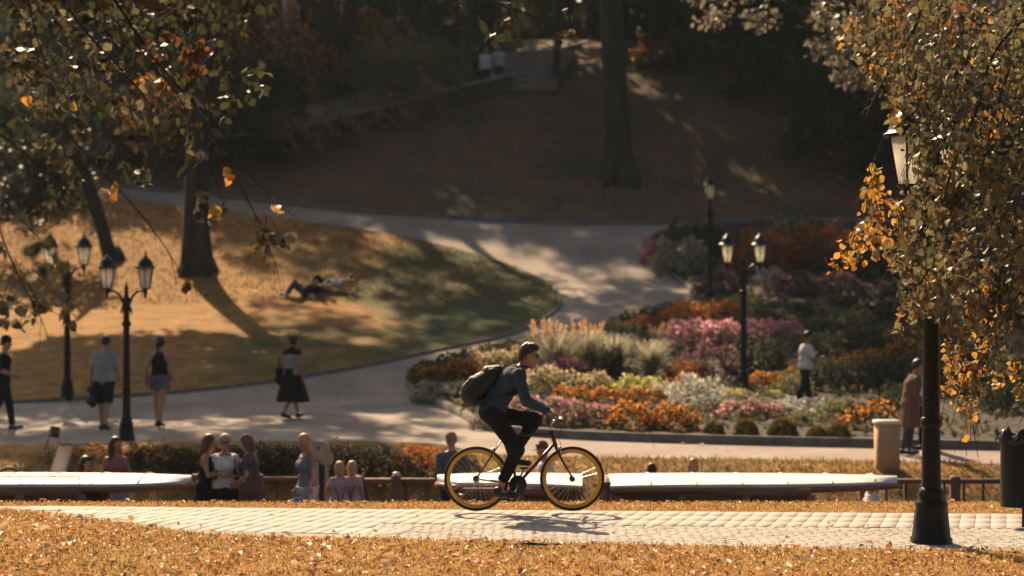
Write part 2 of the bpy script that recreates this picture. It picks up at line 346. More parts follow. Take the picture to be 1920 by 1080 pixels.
# near footpath: sandy bed, one band of long pavers, cobbles nearer
def near_far(x): return 22.66-.085*x+.0*x
edge_px = [(-500, 962), (0, 958), (60, 962), (150, 972), (300, 996), (450, 1007), (640, 1010), (1000, 1018), (1280, 1026), (1920, 1036), (2500, 1040)]
EP = smooth_curve(np.array([ground(*p)[:2] for p in edge_px]), 120)
def near_edge(x): return np.interp(x, EP[:, 0], EP[:, 1])
xs = np.linspace(-9, 9, 140); FA = np.stack([xs, np.minimum(near_edge(xs), near_far(xs)-.25)], 1); FB = np.stack([xs, near_far(xs)], 1)
path = sheet('footpath', FA, FB, .012, 16, SANDM)
e1 = np.array([cos(RAD(-4.9)), sin(RAD(-4.9))]); e2 = np.array([sin(RAD(13)), cos(RAD(13))])
PW, PL = .152, .52
def paver_mesh(k):
    rr = random.Random(k); g = .0022; t = .03; ch = .0025
    c = [np.array(e1)*sx*(PW/2-g)+np.array(e2)*sy*(PL/2-g) for sx, sy in ((-1, -1), (1, -1), (1, 1), (-1, 1))]
    tl = [rr.uniform(-.0012, .0012) for _ in range(4)]
    V = [(*p, -t) for p in c]+[(*p, -ch) for p in c]+[(*(p*(1-.03)), tl[q]) for q, p in enumerate(c)]
    return npmesh('paver', V, [(i*4+j, i*4+(j+1) % 4, i*4+4+(j+1) % 4, i*4+4+j) for i in range(2) for j in range(4)]+[(8, 9, 10, 11)])
pms = [paver_mesh(k) for k in range(6)]
n_pav = 0; rest = MB()
for row in range(7):
    for k in range(-48, 48):
        c = np.array([0, near_far(0)-.06-PL/2])+e1*k*PW-e2*(row*PL)
        if c[1]-PL*.45 < near_edge(c[0])+.04: continue
        if row >= 3 and c[0] > -2.6+.4*row: continue
        px = 960+c[0]/c[1]*F
        if not -30 < px < 1950: continue
        z = float(gz(*c))+.0185+random.uniform(-.001, .001)
        if n_pav < 300 and row < 4:
            o = put('paver', pms[(k*7+row*3) % 6], PAVEM, path, (c[0], c[1], z)); n_pav += 1
        else:
            V = np.array([v.co for v in pms[(k*5+row) % 6].vertices])+np.array([c[0], c[1], z]); rest.add(V, [(i*4+j, i*4+(j+1) % 4, i*4+4+(j+1) % 4, i*4+4+j) for i in range(2) for j in range(4)]+[(8, 9, 10, 11)])
rest.build('paver', PAVEM, path, kind='stuff')
cob = MB()
for gxi in np.arange(-6, 6.2, .098):
    y0 = float(near_far(gxi))-.06-3*PL*cos(RAD(13))-.02
    for gyi in np.arange(float(near_edge(gxi))+.05, y0, .094):
        if gxi < -1.6+.0*gyi: continue
        c = np.array([gxi+random.uniform(-.018, .018), gyi+random.uniform(-.018, .018)]); s_ = random.uniform(.036, .047); h = random.uniform(.0125, .0155)
        an = random.uniform(-.3, .3)+pi/4
        V = [(c[0]+s_*q*1.3*cos(an+pi/2*k), c[1]+s_*q*1.3*sin(an+pi/2*k), float(gz(*c))+zz) for zz, q in ((0, 1.05), (h*.9, 1), (h+.0025, .8)) for k in range(4)]
        cob.add(V, [(i*4+j, i*4+(j+1) % 4, i*4+4+(j+1) % 4, i*4+4+j) for i in range(2) for j in range(4)]+[(8, 9, 10, 11)])
cob.build('cobble', PAVEM, path, kind='stuff')
# near turf, dry blades, fallen leaves
xx = np.linspace(-12, 12, 160)
sheet('near_turf', np.stack([xx, np.full(160, 8.)], 1), np.stack([xx, near_edge(xx)], 1), .012, 60, NEARG)
sheet('verge', np.stack([xx, near_far(xx)], 1), np.stack([xx, np.full(160, 23.6)], 1), .014, 10, NEARG)
def blades(name, P, h, m_, w=.006, lean=.6):
    n = len(P); a = RNG.uniform(0, 2*pi, n); d = np.stack([np.cos(a), np.sin(a), 0*a], 1); s = np.stack([-np.sin(a), np.cos(a), 0*a], 1)*w
    H = (h*RNG.uniform(.4, 1.25, n))[:, None]; ln = (RNG.uniform(.1, lean*1.6, n))[:, None]; up = np.array([0, 0, 1.])
    V = np.stack([P-s, P+s, P+up*H*.6+d*H*ln*.4+s*.7, P+up*H*.6+d*H*ln*.4-s*.7, P+up*H*(1-.3*ln)+d*H*ln], 1)
    i = np.arange(n)[:, None]*5
    o = put(name, npmesh(name, V.reshape(-1, 3), [i+[0, 1, 2, 3], i+[3, 2, 4]]), m_); o['kind'] = 'stuff'; return o
DRY = leafmat('dry_blades', [(.55, .345, .125), (.42, .245, .08), (.62, .41, .17), (.33, .20, .06), (.50, .29, .09), (.24, .19, .06)], .4, .6)
LITTER = leafmat('fallen_leaf', [(.50, .27, .09), (.36, .15, .05), (.62, .42, .2), (.22, .09, .04), (.56, .30, .09), (.66, .5, .3)], .3, .6)
def drop(x, y, dz=0): return np.stack([x, y, gz(x, y)+dz], 1)
n = 95000; x = RNG.uniform(-5.4, 5.4, n); y = RNG.uniform(15.8, 23, n); k = (y < near_edge(x)+RNG.normal(0, .05, n)) & (abs(x) < y*.25+.2)
nz = np.sin(x*3.1+y*1.3)*np.sin(y*4.2-x*1.7)+RNG.normal(0, .5, n); k &= nz > -.75
blades('dry_grass', drop(x[k], y[k]), .055, DRY)
n = 30000; x = RNG.uniform(-6.5, 6.5, n); y = RNG.uniform(22.2, 23.62, n); k = y > near_far(x)+.02+RNG.normal(0, .03, n)
blades('verge_grass', drop(x[k], y[k]), .045, DRY)
n = 14000; x = RNG.uniform(-5.4, 5.4, n); y = RNG.uniform(15.8, 23, n); k = (y < near_edge(x)) & (abs(x) < y*.25+.2) & (np.sin(x*1.1+y*.9)*np.sin(y*1.6-x*.7)+RNG.normal(0, .25, n) > .35)
blades('olive_grass', drop(x[k], y[k]), .06, leafmat('olive_blades', [(.20, .19, .06), (.14, .15, .05), (.30, .24, .08)], .4, .6))
def litter(name, n, xr, yr, size, ok, m_=LITTER, flat=.75, dz=.02):
    x = RNG.uniform(*xr, n); y = RNG.uniform(*yr, n); k = ok(x, y); P = drop(x[k], y[k], dz)
    o = put(name, leafmesh(name, P, size, 0, flat, six=True, fold=.2, wid=.33), m_); o['kind'] = 'stuff'
litter('leaf_litter', 4200, (-5.4, 5.4), (15.8, 23), .062, lambda x, y: (y < near_edge(x)-.03) & (abs(x) < y*.25+.2), dz=.035)
litter('leaf_litter', 520, (-5.4, 5.4), (15.8, 23), .095, lambda x, y: (y < near_edge(x)-.05) & (abs(x) < y*.25+.2), leafmat('pale_fallen_leaf', [(.66, .48, .28), (.5, .3, .13), (.74, .6, .4), (.3, .13, .05)], .25, .55), .6, .05)
litter('leaf_litter', 500, (-6, 6), (22.3, 23.55), .05, lambda x, y: y > near_far(x)+.05, dz=.04)
litter('path_leaves', 170, (-5.6, 5.6), (19, 23), .06, lambda x, y: (y > near_edge(x)+.02) & (y < near_far(x)-.03) & (RNG.uniform(0, 1, len(x)) < np.clip(1.2-(y-near_edge(x))*.9, .12, 1)), dz=.045)
litter('path_leaves', 420, (-16, 9), (36, 72), .085, lambda x, y: y > 36.8, dz=.03)
lb = np.array(LB); la = np.array(LA)
def inside_lawn(x, y):
    xr = np.maximum(np.interp(y, la[:, 1], la[:, 0], -99, -99), np.interp(y, lb[:, 1], lb[:, 0], -99, -99)); return (x < xr-.1) & (y > np.interp(x, la[::-1, 0], la[::-1, 1])) & (y < np.interp(x, lb[::-1, 0], lb[::-1, 1]))
litter('leaf_litter', 5200, (-19, 1.2), (44, 72), .1, inside_lawn, dz=.1)
litter('leaf_litter', 2600, (-16, 20), (69, 88), .1, lambda x, y: y > np.interp(x, UA[:, 0], UA[:, 1])+.3, dz=.1)
litter('leaf_litter', 1500, (-14, 14), (33.2, 36.4), .07, lambda x, y: y < np.interp(x, NA[:, 0], NA[:, 1]), dz=.05)
LAWNB = leafmat('lawn_blades', [(.27, .17, .055), (.11, .10, .035), (.20, .14, .045), (.08, .085, .03)], .4, .7)
n = 36000; x = RNG.uniform(-19, 1.3, n); y = RNG.uniform(44, 70, n); k = inside_lawn(x, y); blades('lawn_grass', drop(x[k], y[k], .06), .09, LAWNB, .012, .9)
n = 24000; x = RNG.uniform(-12, 14, n); y = RNG.uniform(33.0, 36.6, n); k = y < np.interp(x, NA[:, 0], NA[:, 1])-.05
blades('bank_grass_blades', drop(x[k], y[k], .02), .10, leafmat('bank_blades', [(.34, .2, .06), (.16, .12, .04), (.26, .16, .05)], .4, .7), .01, .8)

# ------------------------------------------------------------------ wall, stair path and stairs on the hill
wall_px = [(330, 298), (500, 288), (600, 264), (700, 240), (800, 213), (880, 193), (950, 176)]
WP = smooth_curve(np.array([ground(*p)[:2] for p in wall_px]), 46)
wall = empty('retaining_wall', (0, 0, 0), 0, 'low dark stone retaining wall with a pale capping, curving up to the hill steps', 'wall')
wb, wc = MB(), MB(); T = np.gradient(WP, axis=0); T /= np.linalg.norm(T, axis=1)[:, None]
DKST = mat('dark_stone', (.07, .062, .055), (.035, .032, .03), .95, 3, .6, 14)
for i in range(45):
    c = (WP[i]+WP[i+1])/2; L_ = np.linalg.norm(WP[i+1]-WP[i]); an = atan2(T[i][1], T[i][0]); z = float(gz(*c))
    wb.box((c[0], c[1], z+.0), (L_*1.01, .4, 1.3), an)
    if i % 2 == 0:
        me = MB().box((0, 0, 0), (L_*1.93, .52+random.uniform(-.03, .03), .12), 0, .02).mesh('capstone')
        c2 = WP[i+1]; o = put('capstone', me, STONE, wall, (c2[0], c2[1], float(gz(*c2))+.705+random.uniform(-.012, .012))); o.rotation_euler = (0, -atan2(float(gz(*WP[min(i+2, 45)]))-float(gz(*WP[i])), L_*2), an)
wb.build('masonry', DKST, wall)
ndir = np.stack([-T[:, 1], T[:, 0]], 1); ndir[ndir[:, 1] < 0] *= -1
sp = sheet('hill_path', WP+ndir*.25, WP+ndir*2.3, .50, 6, PATHM, skirt=.3)
st = empty('stone_steps', (0, 0, 0), 0, 'broad flight of worn stone steps climbing the shaded hillside', 'stairs')
s0, s1 = ground(980, 172), ground(1000, 108); STEPM = mat('step_stone', (.25, .215, .19), (.15, .13, .115), .9, 4, .4, 20)
for k in range(9):
    t = k/8; c = s0.lerp(s1, t); c.z = float(gz(c.x, c.y))
    me = MB().box((0, 0, 0), (2.6, .62, .30), 0, .015).mesh('step'); o = put('step', me, STEPM, st, (c.x+.05*k, c.y, c.z+.12)); o.rotation_euler = (0, 0, RAD(-8))
sheet('hill_path', np.array([ground(900, 178)[:2], ground(945, 170)[:2], ground(1030, 165)[:2]]), np.array([ground(925, 160)[:2], ground(960, 155)[:2], ground(1050, 152)[:2]]), .14, 5, PATHM)
sheet('hill_path', np.array([ground(930, 112)[:2], ground(985, 108)[:2], ground(1050, 104)[:2]]), np.array([ground(1000, 90)[:2], ground(1060, 86)[:2], ground(1130, 80)[:2]]), .16, 5, PATHM)

# ------------------------------------------------------------------ house far behind the hill
FAC = mat('pink_render', (.42, .20, .17), (.36, .17, .15), .9, 2, .1, 30); TRIM = mat('white_trim', (.7, .66, .62), None, .7)
hb = at(640, 0, 134); hz0 = float(gz(hb.x, 134)); house = empty('house', (hb.x, 134, hz0), RAD(8), 'pink rendered house with white window surrounds, glimpsed between trunks at the hilltop', 'house')
MB().box((0, 4, 4.6), (16, 8, 9.2)).build('wall', FAC, house)
m = MB(); m.add([(-8.6, -.6, 9.2), (8.6, -.6, 9.2), (8.6, 8.6, 9.2), (-8.6, 8.6, 9.2), (-5, 4, 12.5), (5, 4, 12.5)], [(0, 1, 5, 4), (2, 3, 4, 5)], [(1, 2, 5), (3, 0, 4)]); m.build('roof', mat('roof_tile', (.16, .07, .05), None, .9, 8, .3), house)
GLS = mat('dark_glass', (.03, .035, .04), (.02, .025, .03), .08, 2)
for fl in range(3):
    for k in range(-3, 4):
        c = (k*2.1, -.03, 1.7+fl*2.9); m = MB()
        for dx, dz, sx, sz in ((-.62, 0, .2, 2.0), (.62, 0, .2, 2.0), (0, .95, 1.44, .22), (0, -.95, 1.54, .18)): m.box((c[0]+dx, c[1]-.03, c[2]+dz), (sx, .16, sz))
        m.box((c[0], c[1], c[2]), (.07, .08, 1.68)); f = m.build('window', TRIM, house); MB().box((c[0], c[1]+.02, c[2]), (1.03, .04, 1.66)).build('pane', GLS, f)

# ------------------------------------------------------------------ trees
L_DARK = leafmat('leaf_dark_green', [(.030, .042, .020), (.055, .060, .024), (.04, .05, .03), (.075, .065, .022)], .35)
L_MIX = leafmat('leaf_turning', [(.05, .06, .022), (.30, .15, .03), (.09, .085, .028), (.06, .06, .025), (.40, .20, .035), (.07, .065, .03)], .45)
L_OR = leafmat('leaf_orange', [(.52, .25, .04), (.35, .17, .035), (.58, .33, .07), (.22, .12, .03)], .5)
L_OL = leafmat('leaf_olive', [(.20, .178, .085), (.115, .11, .055), (.29, .25, .135), (.06, .062, .035), (.22, .165, .07), (.09, .088, .045)], .38)
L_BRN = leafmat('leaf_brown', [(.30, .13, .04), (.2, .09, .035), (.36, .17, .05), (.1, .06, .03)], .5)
L_BRND = leafmat('leaf_shaded_brown', [(.20, .085, .035), (.12, .055, .025), (.25, .115, .04), (.06, .04, .02)], .4)  # darker copy of the brown leaf, shade put into its colour
L_NEAR = leafmat('leaf_linden', [(.15, .135, .07), (.08, .078, .042), (.26, .22, .125), (.035, .037, .024), (.06, .06, .033)], .3, .38, .45)  # palette mixes sunlit olive with near-black tones for leaves in shadow
L_SUNPALE = leafmat('leaf_sun_pale', [(.24, .21, .15), (.16, .145, .10), (.32, .27, .19), (.10, .1, .07)], .4)  # pale tone carries the sun glancing off this foliage
b = ground(370, 516)
tree('tree', 'broad lawn tree throwing a long trunk shadow towards the strolling people', b, [(0, 0, -.3, .40), (-.05, 0, 2.2, .33), (.05, 0, 5, .30), (.15, 0, 9, .24), (-.8, .2, 18, .08)],
     [(-2.4, 0, 9.6, 6.6, 4.0, 1.6, 30000), (2.6, -.5, 8.8, 1.8, 2.0, .8, 1000), (-3.0, 0, 12.6, 6.0, 5.2, 3.2, 9500), (-5.2, 0, 18.3, 4.8, 4, 1.5, 7500), (-1.5, 0, 16, 3.0, 3, 1.4, 1200)], L_MIX, .26, limbs=9, cr=.5)
b = ground(1163, 343)
tree('tree', 'tall dark trunk standing alone in the shade halfway up the slope', b, [(0, 0, -.3, .50), (-.12, 0, 2.5, .40), (-.35, 0, 6, .36), (-.4, 0, 10, .32), (-.3, 0, 17, .1)],
     [(0, 0, 14.5, 5.5, 5, 3.6, 7000), (-2.2, -2, 12.2, 2.6, 3, 1.6, 1800), (4.5, -1, 12.5, 3.6, 3, 2, 2600), (1, 1, 18, 3.5, 3.5, 2, 2000)], L_DARK, .27, limbs=9)
b = ground(632, 184)
t3 = tree('tree', 'dark forked tree whose two stems part above the stone wall', b, [(0, 0, -.3, .42), (-.15, 0, 1.6, .40), (-.55, 0, 3.6, .30), (-.8, 0, 8, .22), (-.6, 0, 14, .07)],
     [(.3, 0, 12.5, 4.8, 4.5, 3, 5200), (3.5, -1, 11.5, 3, 3, 2, 2200), (-3.8, 0, 12.3, 5, 4.6, 2.6, 3600)], L_MIX, .27, limbs=8)
m = MB(); m.tube(smooth_curve([(.0, 0, 1.0), (.35, 0, 2.6), (.8, .1, 5), (1.2, .1, 9), (1.5, 0, 12)], 12), np.linspace(.33, .08, 12), 10); m.build('trunk', BARK, t3, True)
b = ground(1043, 159)
tree('tree', 'slender young trunk beside the top of the stone steps', b, [(0, 0, -.3, .15), (.03, 0, 2, .13), (0, 0, 5, .11), (.1, 0, 11, .04)], [(0, 0, 10.5, 4.6, 4.2, 3.4, 2600)], L_DARK, .27, limbs=6)
b = ground(214, 492)
tree('tree', 'leaning slim trunk with low dark foliage behind the twin lanterns', b, [(0, 0, -.3, .22), (-.35, 0, 1.0, .21), (-.75, .1, 2.3, .19), (-1.5, .2, 4, .13), (-2.2, .2, 6, .05)],
     [(-2.3, .4, 1.9, 1.5, 1.2, .7, 1700), (-3.4, .2, 1.5, 1.2, 1, .55, 1200), (-3.2, .3, 3.1, 1.7, 1.3, .9, 1500), (-1.6, .2, 3.2, 1.3, 1.2, .8, 1200)], L_DARK, .15, limbs=7, cr=.4)
# trees along the crest: four kinds of build, copied
protos = []
for k in range(4):
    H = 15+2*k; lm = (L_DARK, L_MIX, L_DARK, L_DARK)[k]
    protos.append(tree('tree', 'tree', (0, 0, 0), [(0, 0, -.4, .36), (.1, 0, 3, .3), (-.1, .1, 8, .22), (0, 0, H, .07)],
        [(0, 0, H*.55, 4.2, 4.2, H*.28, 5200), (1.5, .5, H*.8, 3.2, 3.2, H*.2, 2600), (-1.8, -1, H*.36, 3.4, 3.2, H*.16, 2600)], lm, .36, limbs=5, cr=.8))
used = set(); K = 0
for (x, y, k, sc) in [(-27, 92, 0, .55), (-22, 97, 1, .5), (-16, 95, 2, .8), (-19, 104, 0, 1.), (-12, 98, 0, 1.), (-13, 108, 3, 1.), (-4.5, 99, 2, .95), (-9.2, 99, 1, .9), (-1, 92, 1, .9), (2.5, 99, 3, 1.), (6.2, 93, 0, 1.),  # one tree left of centre added to shade a bright patch of hillside
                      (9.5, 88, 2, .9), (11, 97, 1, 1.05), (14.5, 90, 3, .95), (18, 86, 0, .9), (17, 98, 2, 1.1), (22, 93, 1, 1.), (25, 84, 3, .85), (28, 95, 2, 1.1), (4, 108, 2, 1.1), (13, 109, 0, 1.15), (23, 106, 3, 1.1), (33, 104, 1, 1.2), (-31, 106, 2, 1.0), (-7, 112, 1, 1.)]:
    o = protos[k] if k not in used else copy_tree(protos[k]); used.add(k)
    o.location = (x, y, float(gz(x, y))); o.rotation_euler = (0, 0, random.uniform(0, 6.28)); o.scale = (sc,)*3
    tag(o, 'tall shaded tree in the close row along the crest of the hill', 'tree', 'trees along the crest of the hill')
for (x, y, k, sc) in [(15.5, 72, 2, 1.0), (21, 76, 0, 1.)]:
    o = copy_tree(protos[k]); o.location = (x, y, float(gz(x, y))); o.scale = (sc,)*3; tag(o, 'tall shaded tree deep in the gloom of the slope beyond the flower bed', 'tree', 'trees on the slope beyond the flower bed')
# far wood
n = 46000; P = np.stack([RNG.uniform(-62, 62, n), RNG.uniform(144, 156, n), RNG.uniform(0, 1, n)], 1)
top = 18+5*np.sin(P[:, 0]*.21)+3*np.sin(P[:, 0]*.55+1); P[:, 2] = 16+P[:, 2]*top
put('far_wood', leafmesh('far_wood', P, .95, .2, wid=.45), L_DARK, kind='stuff')
# tree beyond the clipped border, foliage over the upper right
b = Vector((12.6, 46, float(gz(12.6, 46))))
def rel(px, row, d): return tuple(at(px, row, d)-b)
bl = [(*rel(1400, 10, 44), .75, .8, .55, 240), (*rel(1370, -60, 44), 1.2, 1, .8, 500), (*rel(1560, 55, 44), .8, .8, .75, 420), (*rel(1625, 110, 44), .6, .7, .6, 240), (*rel(1480, -90, 45), 1.6, 1.5, .9, 900), (*rel(1700, 40, 45), 1.6, 1.4, 1.6, 1300), (*rel(1850, 0, 46), 2, 2, 2.4, 2300), (0, 0, 9.5, 3.6, 3.4, 2.6, 4200)]
tree('tree', 'tree with glancing sunlight put into its pale leaf colour, whose outer sprays hang over the dark slope', b, [(0, 0, -.3, .3), (.1, 0, 2.5, .26), (0, 0, 6, .2), (0, 0, 10, .07)], bl, L_SUNPALE, .17, limbs=9, cr=.42, per=36, droop=.9)

# ------------------------------------------------------------------ shrubs and flowers
def mound(name, n, size, lump=.2, flat=0., droop=-.1, zlo=.0, shell=.22, sx=1., wid=.36, seed=1):
    d = RNG.normal(size=(n, 3)); d[:, 2] = abs(d[:, 2])*.9+zlo; d /= np.linalg.norm(d, axis=1)[:, None]
    ph = seed*1.7; r = 1+lump*(np.sin(d[:, 0]*5+ph)*np.sin(d[:, 1]*5.3+ph*2)+.6*np.sin(d[:, 2]*9+d[:, 0]*7+ph)); r *= 1-shell*RNG.uniform(0, 1, n)**1.5
    P = d*r[:, None]; return leafmesh(name, P, size, droop, flat, wid=wid)
PAL = {
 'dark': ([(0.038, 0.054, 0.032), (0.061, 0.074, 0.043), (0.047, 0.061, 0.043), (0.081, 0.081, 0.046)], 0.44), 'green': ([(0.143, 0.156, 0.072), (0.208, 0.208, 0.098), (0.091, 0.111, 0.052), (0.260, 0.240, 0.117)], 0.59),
 'grey': ([(0.312, 0.305, 0.215), (0.429, 0.390, 0.273), (0.195, 0.208, 0.156), (0.494, 0.442, 0.312)], 0.62), 'silver': ([(0.525, 0.525, 0.450), (0.375, 0.388, 0.338), (0.650, 0.625, 0.525), (0.275, 0.288, 0.237)], 0.49),
 'lime': ([(0.504, 0.504, 0.144), (0.384, 0.396, 0.120), (0.624, 0.600, 0.240), (0.240, 0.264, 0.084)], 0.59), 'rust': ([(0.390, 0.130, 0.039), (0.260, 0.091, 0.033), (0.494, 0.208, 0.052), (0.156, 0.078, 0.033)], 0.59),
 'pink': ([(0.717, 0.358, 0.414), (0.582, 0.258, 0.325), (0.820, 0.493, 0.538), (0.470, 0.202, 0.246)], 0.59), 'orange': ([(0.694, 0.269, 0.034), (0.560, 0.190, 0.028), (0.784, 0.381, 0.067), (0.470, 0.146, 0.034)], 0.54),
 'mauve': ([(0.286, 0.117, 0.169), (0.208, 0.091, 0.130), (0.390, 0.182, 0.247), (0.130, 0.072, 0.091)], 0.49), 'cream': ([(0.744, 0.600, 0.408), (0.660, 0.432, 0.240), (0.820, 0.720, 0.504), (0.600, 0.360, 0.192)], 0.54),
 'dry': ([(0.288, 0.192, 0.120), (0.204, 0.132, 0.084), (0.384, 0.264, 0.168), (0.144, 0.096, 0.060)], 0.54), 'dull': ([(0.098, 0.098, 0.046), (0.065, 0.065, 0.036), (0.143, 0.117, 0.052), (0.046, 0.052, 0.033)], 0.49), 'hedge': ([(.035, .034, .022), (.05, .042, .025), (.028, .03, .02), (.07, .045, .025)], .2), 'box': ([(0.143, 0.110, 0.039), (0.094, 0.083, 0.033), (0.198, 0.143, 0.050), (0.066, 0.064, 0.029)], 0.49), 'peach': ([(0.720, 0.456, 0.276), (0.600, 0.360, 0.204), (0.816, 0.552, 0.360)], 0.62)}
def PM(k): return leafmat('plant_'+k, *PAL[k], .75, .15)
KINDS = {  # foliage palette, leaves, leaf size, lump, blossom palette, blossoms, blossom size, flatness, noun
 'sedum': ('green', 700, .16, .10, 'pink', 900, .10, .55), 'marigold': ('dark', 650, .15, .16, 'orange', 800, .11, .3), 'silver': ('silver', 1300, .13, .2, None), 'lime': ('lime', 900, .14, .14, None),
 'rust': ('rust', 1200, .13, .16, None), 'mauve': ('mauve', 1200, .13, .2, None), 'dark': ('dark', 1200, .15, .2, None), 'green': ('green', 1200, .14, .18, None), 'grey': ('grey', 1300, .16, .2, None),
 'cream': ('green', 700, .14, .18, 'cream', 520, .10, .3), 'aster': ('dark', 700, .13, .16, 'mauve', 700, .09, .3), 'pinkspike': ('green', 600, .14, .15, 'pink', 620, .15, -.5), 'box': ('box', 4200, .10, .03, None), 'hedge': ('hedge', 1300, .12, .18, None), 'dry': ('dry', 800, .15, .3, None), 'dull': ('dull', 1200, .14, .2, None), 'orangebush': ('dark', 900, .13, .25, 'orange', 420, .11, .1)}
PROTO = {}
def plant(kind, px, row, wpx, hpx, label, cat='plant', group=None, name=None, d=None, big=1.0):
    g = ground(px, row) if d is None else Vector(((px-960)/F*d, d, float(gz((px-960)/F*d, d))))
    s = mpp(g.y); sx, sz = wpx/2*s, hpx*s
    r = empty(name or {'box': 'clipped_shrub', 'sedum': 'flower_clump', 'marigold': 'flower_clump', 'cream': 'flower_clump', 'aster': 'flower_clump', 'pinkspike': 'flower_clump'}.get(kind, 'shrub'), g, random.uniform(-.6, .6), label, cat, group)
    v = random.randrange(2); key = (kind, v, big)
    if key not in PROTO:
        K = KINDS[kind]; PROTO[key] = (mound('foliage', int(K[1]*big**1.6), K[2]/big, K[3], seed=v+1), mound('blossoms', int(K[5]*big**1.6), K[6]/big, K[3], K[7] if K[7] > 0 else 0, -1.2 if K[7] < 0 else -.2, .25, .08, seed=v+1, wid=.45) if K[4] else None)
    K = KINDS[kind]; fo, bo = PROTO[key]
    a = put('foliage', fo, PM(K[0]), r); a.scale = (sx, sx*.8, sz*(.95 if bo else 1))
    if bo: c = put('blossoms', bo, PM(K[4]), r); c.scale = (sx*1.02, sx*.82, sz)
    return r
GP = {}
def grass_clump(px, row, wpx, hpx, label, pal='grey', plumes=True, pp='peach'):
    g = ground(px, row); s = mpp(g.y); R, H = wpx/2*s, hpx*s; r = empty('ornamental_grass', g, random.uniform(0, 6), label, 'plant')
    n = 420; a = RNG.uniform(0, 2*pi, n); out = RNG.uniform(.05, 1, n)**.8*R; h = H*RNG.uniform(.45, .9, n); d = np.stack([np.cos(a), np.sin(a), 0*a], 1); sd = np.stack([-np.sin(a), np.cos(a), 0*a], 1)*.007; up = np.array([0, 0, 1.])
    rows_ = [(.04, 0), (.35, .55), (.75, .95), (1.1, .85)]; V = []
    for i, (o_, u_) in enumerate(rows_):
        c = d*(out*o_)[:, None]+up*(h*u_)[:, None]; w_ = sd*(1, 1.2, .8, .15)[i]; V += [c-w_, c+w_]
    V = np.stack(V, 1); i = np.arange(n)[:, None]*8
    put('blades', npmesh('blades', V.reshape(-1, 3), np.concatenate([i+[0, 1, 3, 2], i+[2, 3, 5, 4], i+[4, 5, 7, 6]])), PM(pal), r)
    put('foliage', mound('foliage', 500, .11, .2), PM('green' if pal == 'grey' else pal), r).scale = (R*.85, R*.7, H*.5)
    if plumes:
        for k in range(11):
            an = random.uniform(0, 6.28); q = random.uniform(.15, .8)*R; e = np.array([cos(an)*q, sin(an)*q*.6, H*random.uniform(.82, 1.0)]); bdir = np.array([cos(an)*.35, sin(an)*.35, 1]); bdir /= np.linalg.norm(bdir)
            t = RNG.uniform(0, 1, 60); P = e+bdir*((t-.8)*.30)[:, None]+RNG.normal(size=(60, 3))*.016*(1.25-t)[:, None]
            put('plume', leafmesh('plume', P, .055, -1.6, wid=.2), PM(pp), r)
            MB().tube([(0, 0, .1), tuple(e*[.5, .5, .55]), tuple(e+bdir*-.2)], .004, 4).build('stalk', PM('dry'), r)
    return r
P_ = plant
P_('grey', 838, 752, 150, 34, 'low grey green ground cover at the very tip of the flower bed')
P_('grey', 905, 768, 110, 34, 'low grey green ground cover below the dark backpack')
P_('marigold', 802, 722, 74, 34, 'rust and orange flower clump at the tip of the bed nearest the lawn', 'flowers')
P_('marigold', 866, 716, 96, 42, 'orange flower clump just left of the backpack', 'flowers')
P_('cream', 915, 694, 110, 36, 'cream and peach flower clump behind the backpack', 'flowers')
P_('cream', 985, 684, 90, 34, 'cream flower clump directly behind the rider\'s head', 'flowers')
grass_clump(1040, 700, 160, 98, 'feathery ornamental grass with peach plumes right of the rider\'s head')
grass_clump(1105, 690, 130, 86, 'pale ornamental grass with shorter plumes, second in the plumed row')
grass_clump(1150, 702, 130, 92, 'grey green ornamental grass without plumes in the middle of the bed', plumes=False)
P_('mauve', 1050, 716, 96, 48, 'dusky mauve shrub in front of the plumed grass')
P_('cream', 1018, 738, 104, 50, 'peach and cream flower clump ahead of the rider\'s chest', 'flowers')
P_('cream', 1100, 742, 112, 44, 'peach flower clump between the mauve shrub and orange row', 'flowers')
P_('marigold', 1070, 760, 96, 34, 'rusty orange flower clump above the pink stonecrop', 'flowers')
P_('marigold', 1140, 762, 104, 34, 'orange flower clump in the middle of the long orange row', 'flowers')
P_('marigold', 1205, 760, 100, 32, 'orange flower clump ending the long orange row', 'flowers')
P_('sedum', 985, 800, 96, 56, 'pink stonecrop clump behind the rider\'s arms', 'flowers')
P_('sedum', 1052, 806, 112, 62, 'large bright pink stonecrop clump just beyond the handlebar', 'flowers')
P_('sedum', 1120, 808, 90, 52, 'pink stonecrop clump touching the big orange clumps', 'flowers')
P_('aster', 905, 806, 50, 26, 'small maroon clump at the kerb under the backpack', 'flowers')
P_('marigold', 1185, 812, 116, 58, 'big glowing orange clump at the front kerb beside the stonecrop', 'flowers')
P_('marigold', 1262, 814, 110, 56, 'big salmon orange clump at the front kerb beside the silver bush', 'flowers')
P_('lime', 1195, 742, 130, 38, 'bright lime yellow shrub in the sunlit middle of the bed')
P_('lime', 1250, 748, 90, 22, 'low lime strip leading to the silver bush')
grass_clump(1220, 712, 130, 92, 'grey feathery grass standing behind the lime shrub', plumes=False)
P_('dark', 1180, 664, 96, 54, 'dark green bush between the two plumed grasses')
P_('dark', 1145, 712, 56, 58, 'small dark bush with a white bloom in the sunny bed')
P_('rust', 1215, 628, 86, 36, 'rust red low hedge clump where the bed meets the fork')
P_('rust', 1290, 612, 110, 46, 'rust orange hedge clump below the single lamp post')
P_('rust', 1352, 606, 88, 42, 'rust orange hedge clump right of the single lamp post')
grass_clump(1228, 664, 100, 56, 'short ornamental grass with slanted peach plumes')
P_('pinkspike', 1290, 656, 116, 52, 'bright pink flower drift left of the sunlit twin lamp', 'flowers')
P_('pinkspike', 1352, 650, 92, 46, 'pink flower drift touching the sunlit twin lamp', 'flowers')
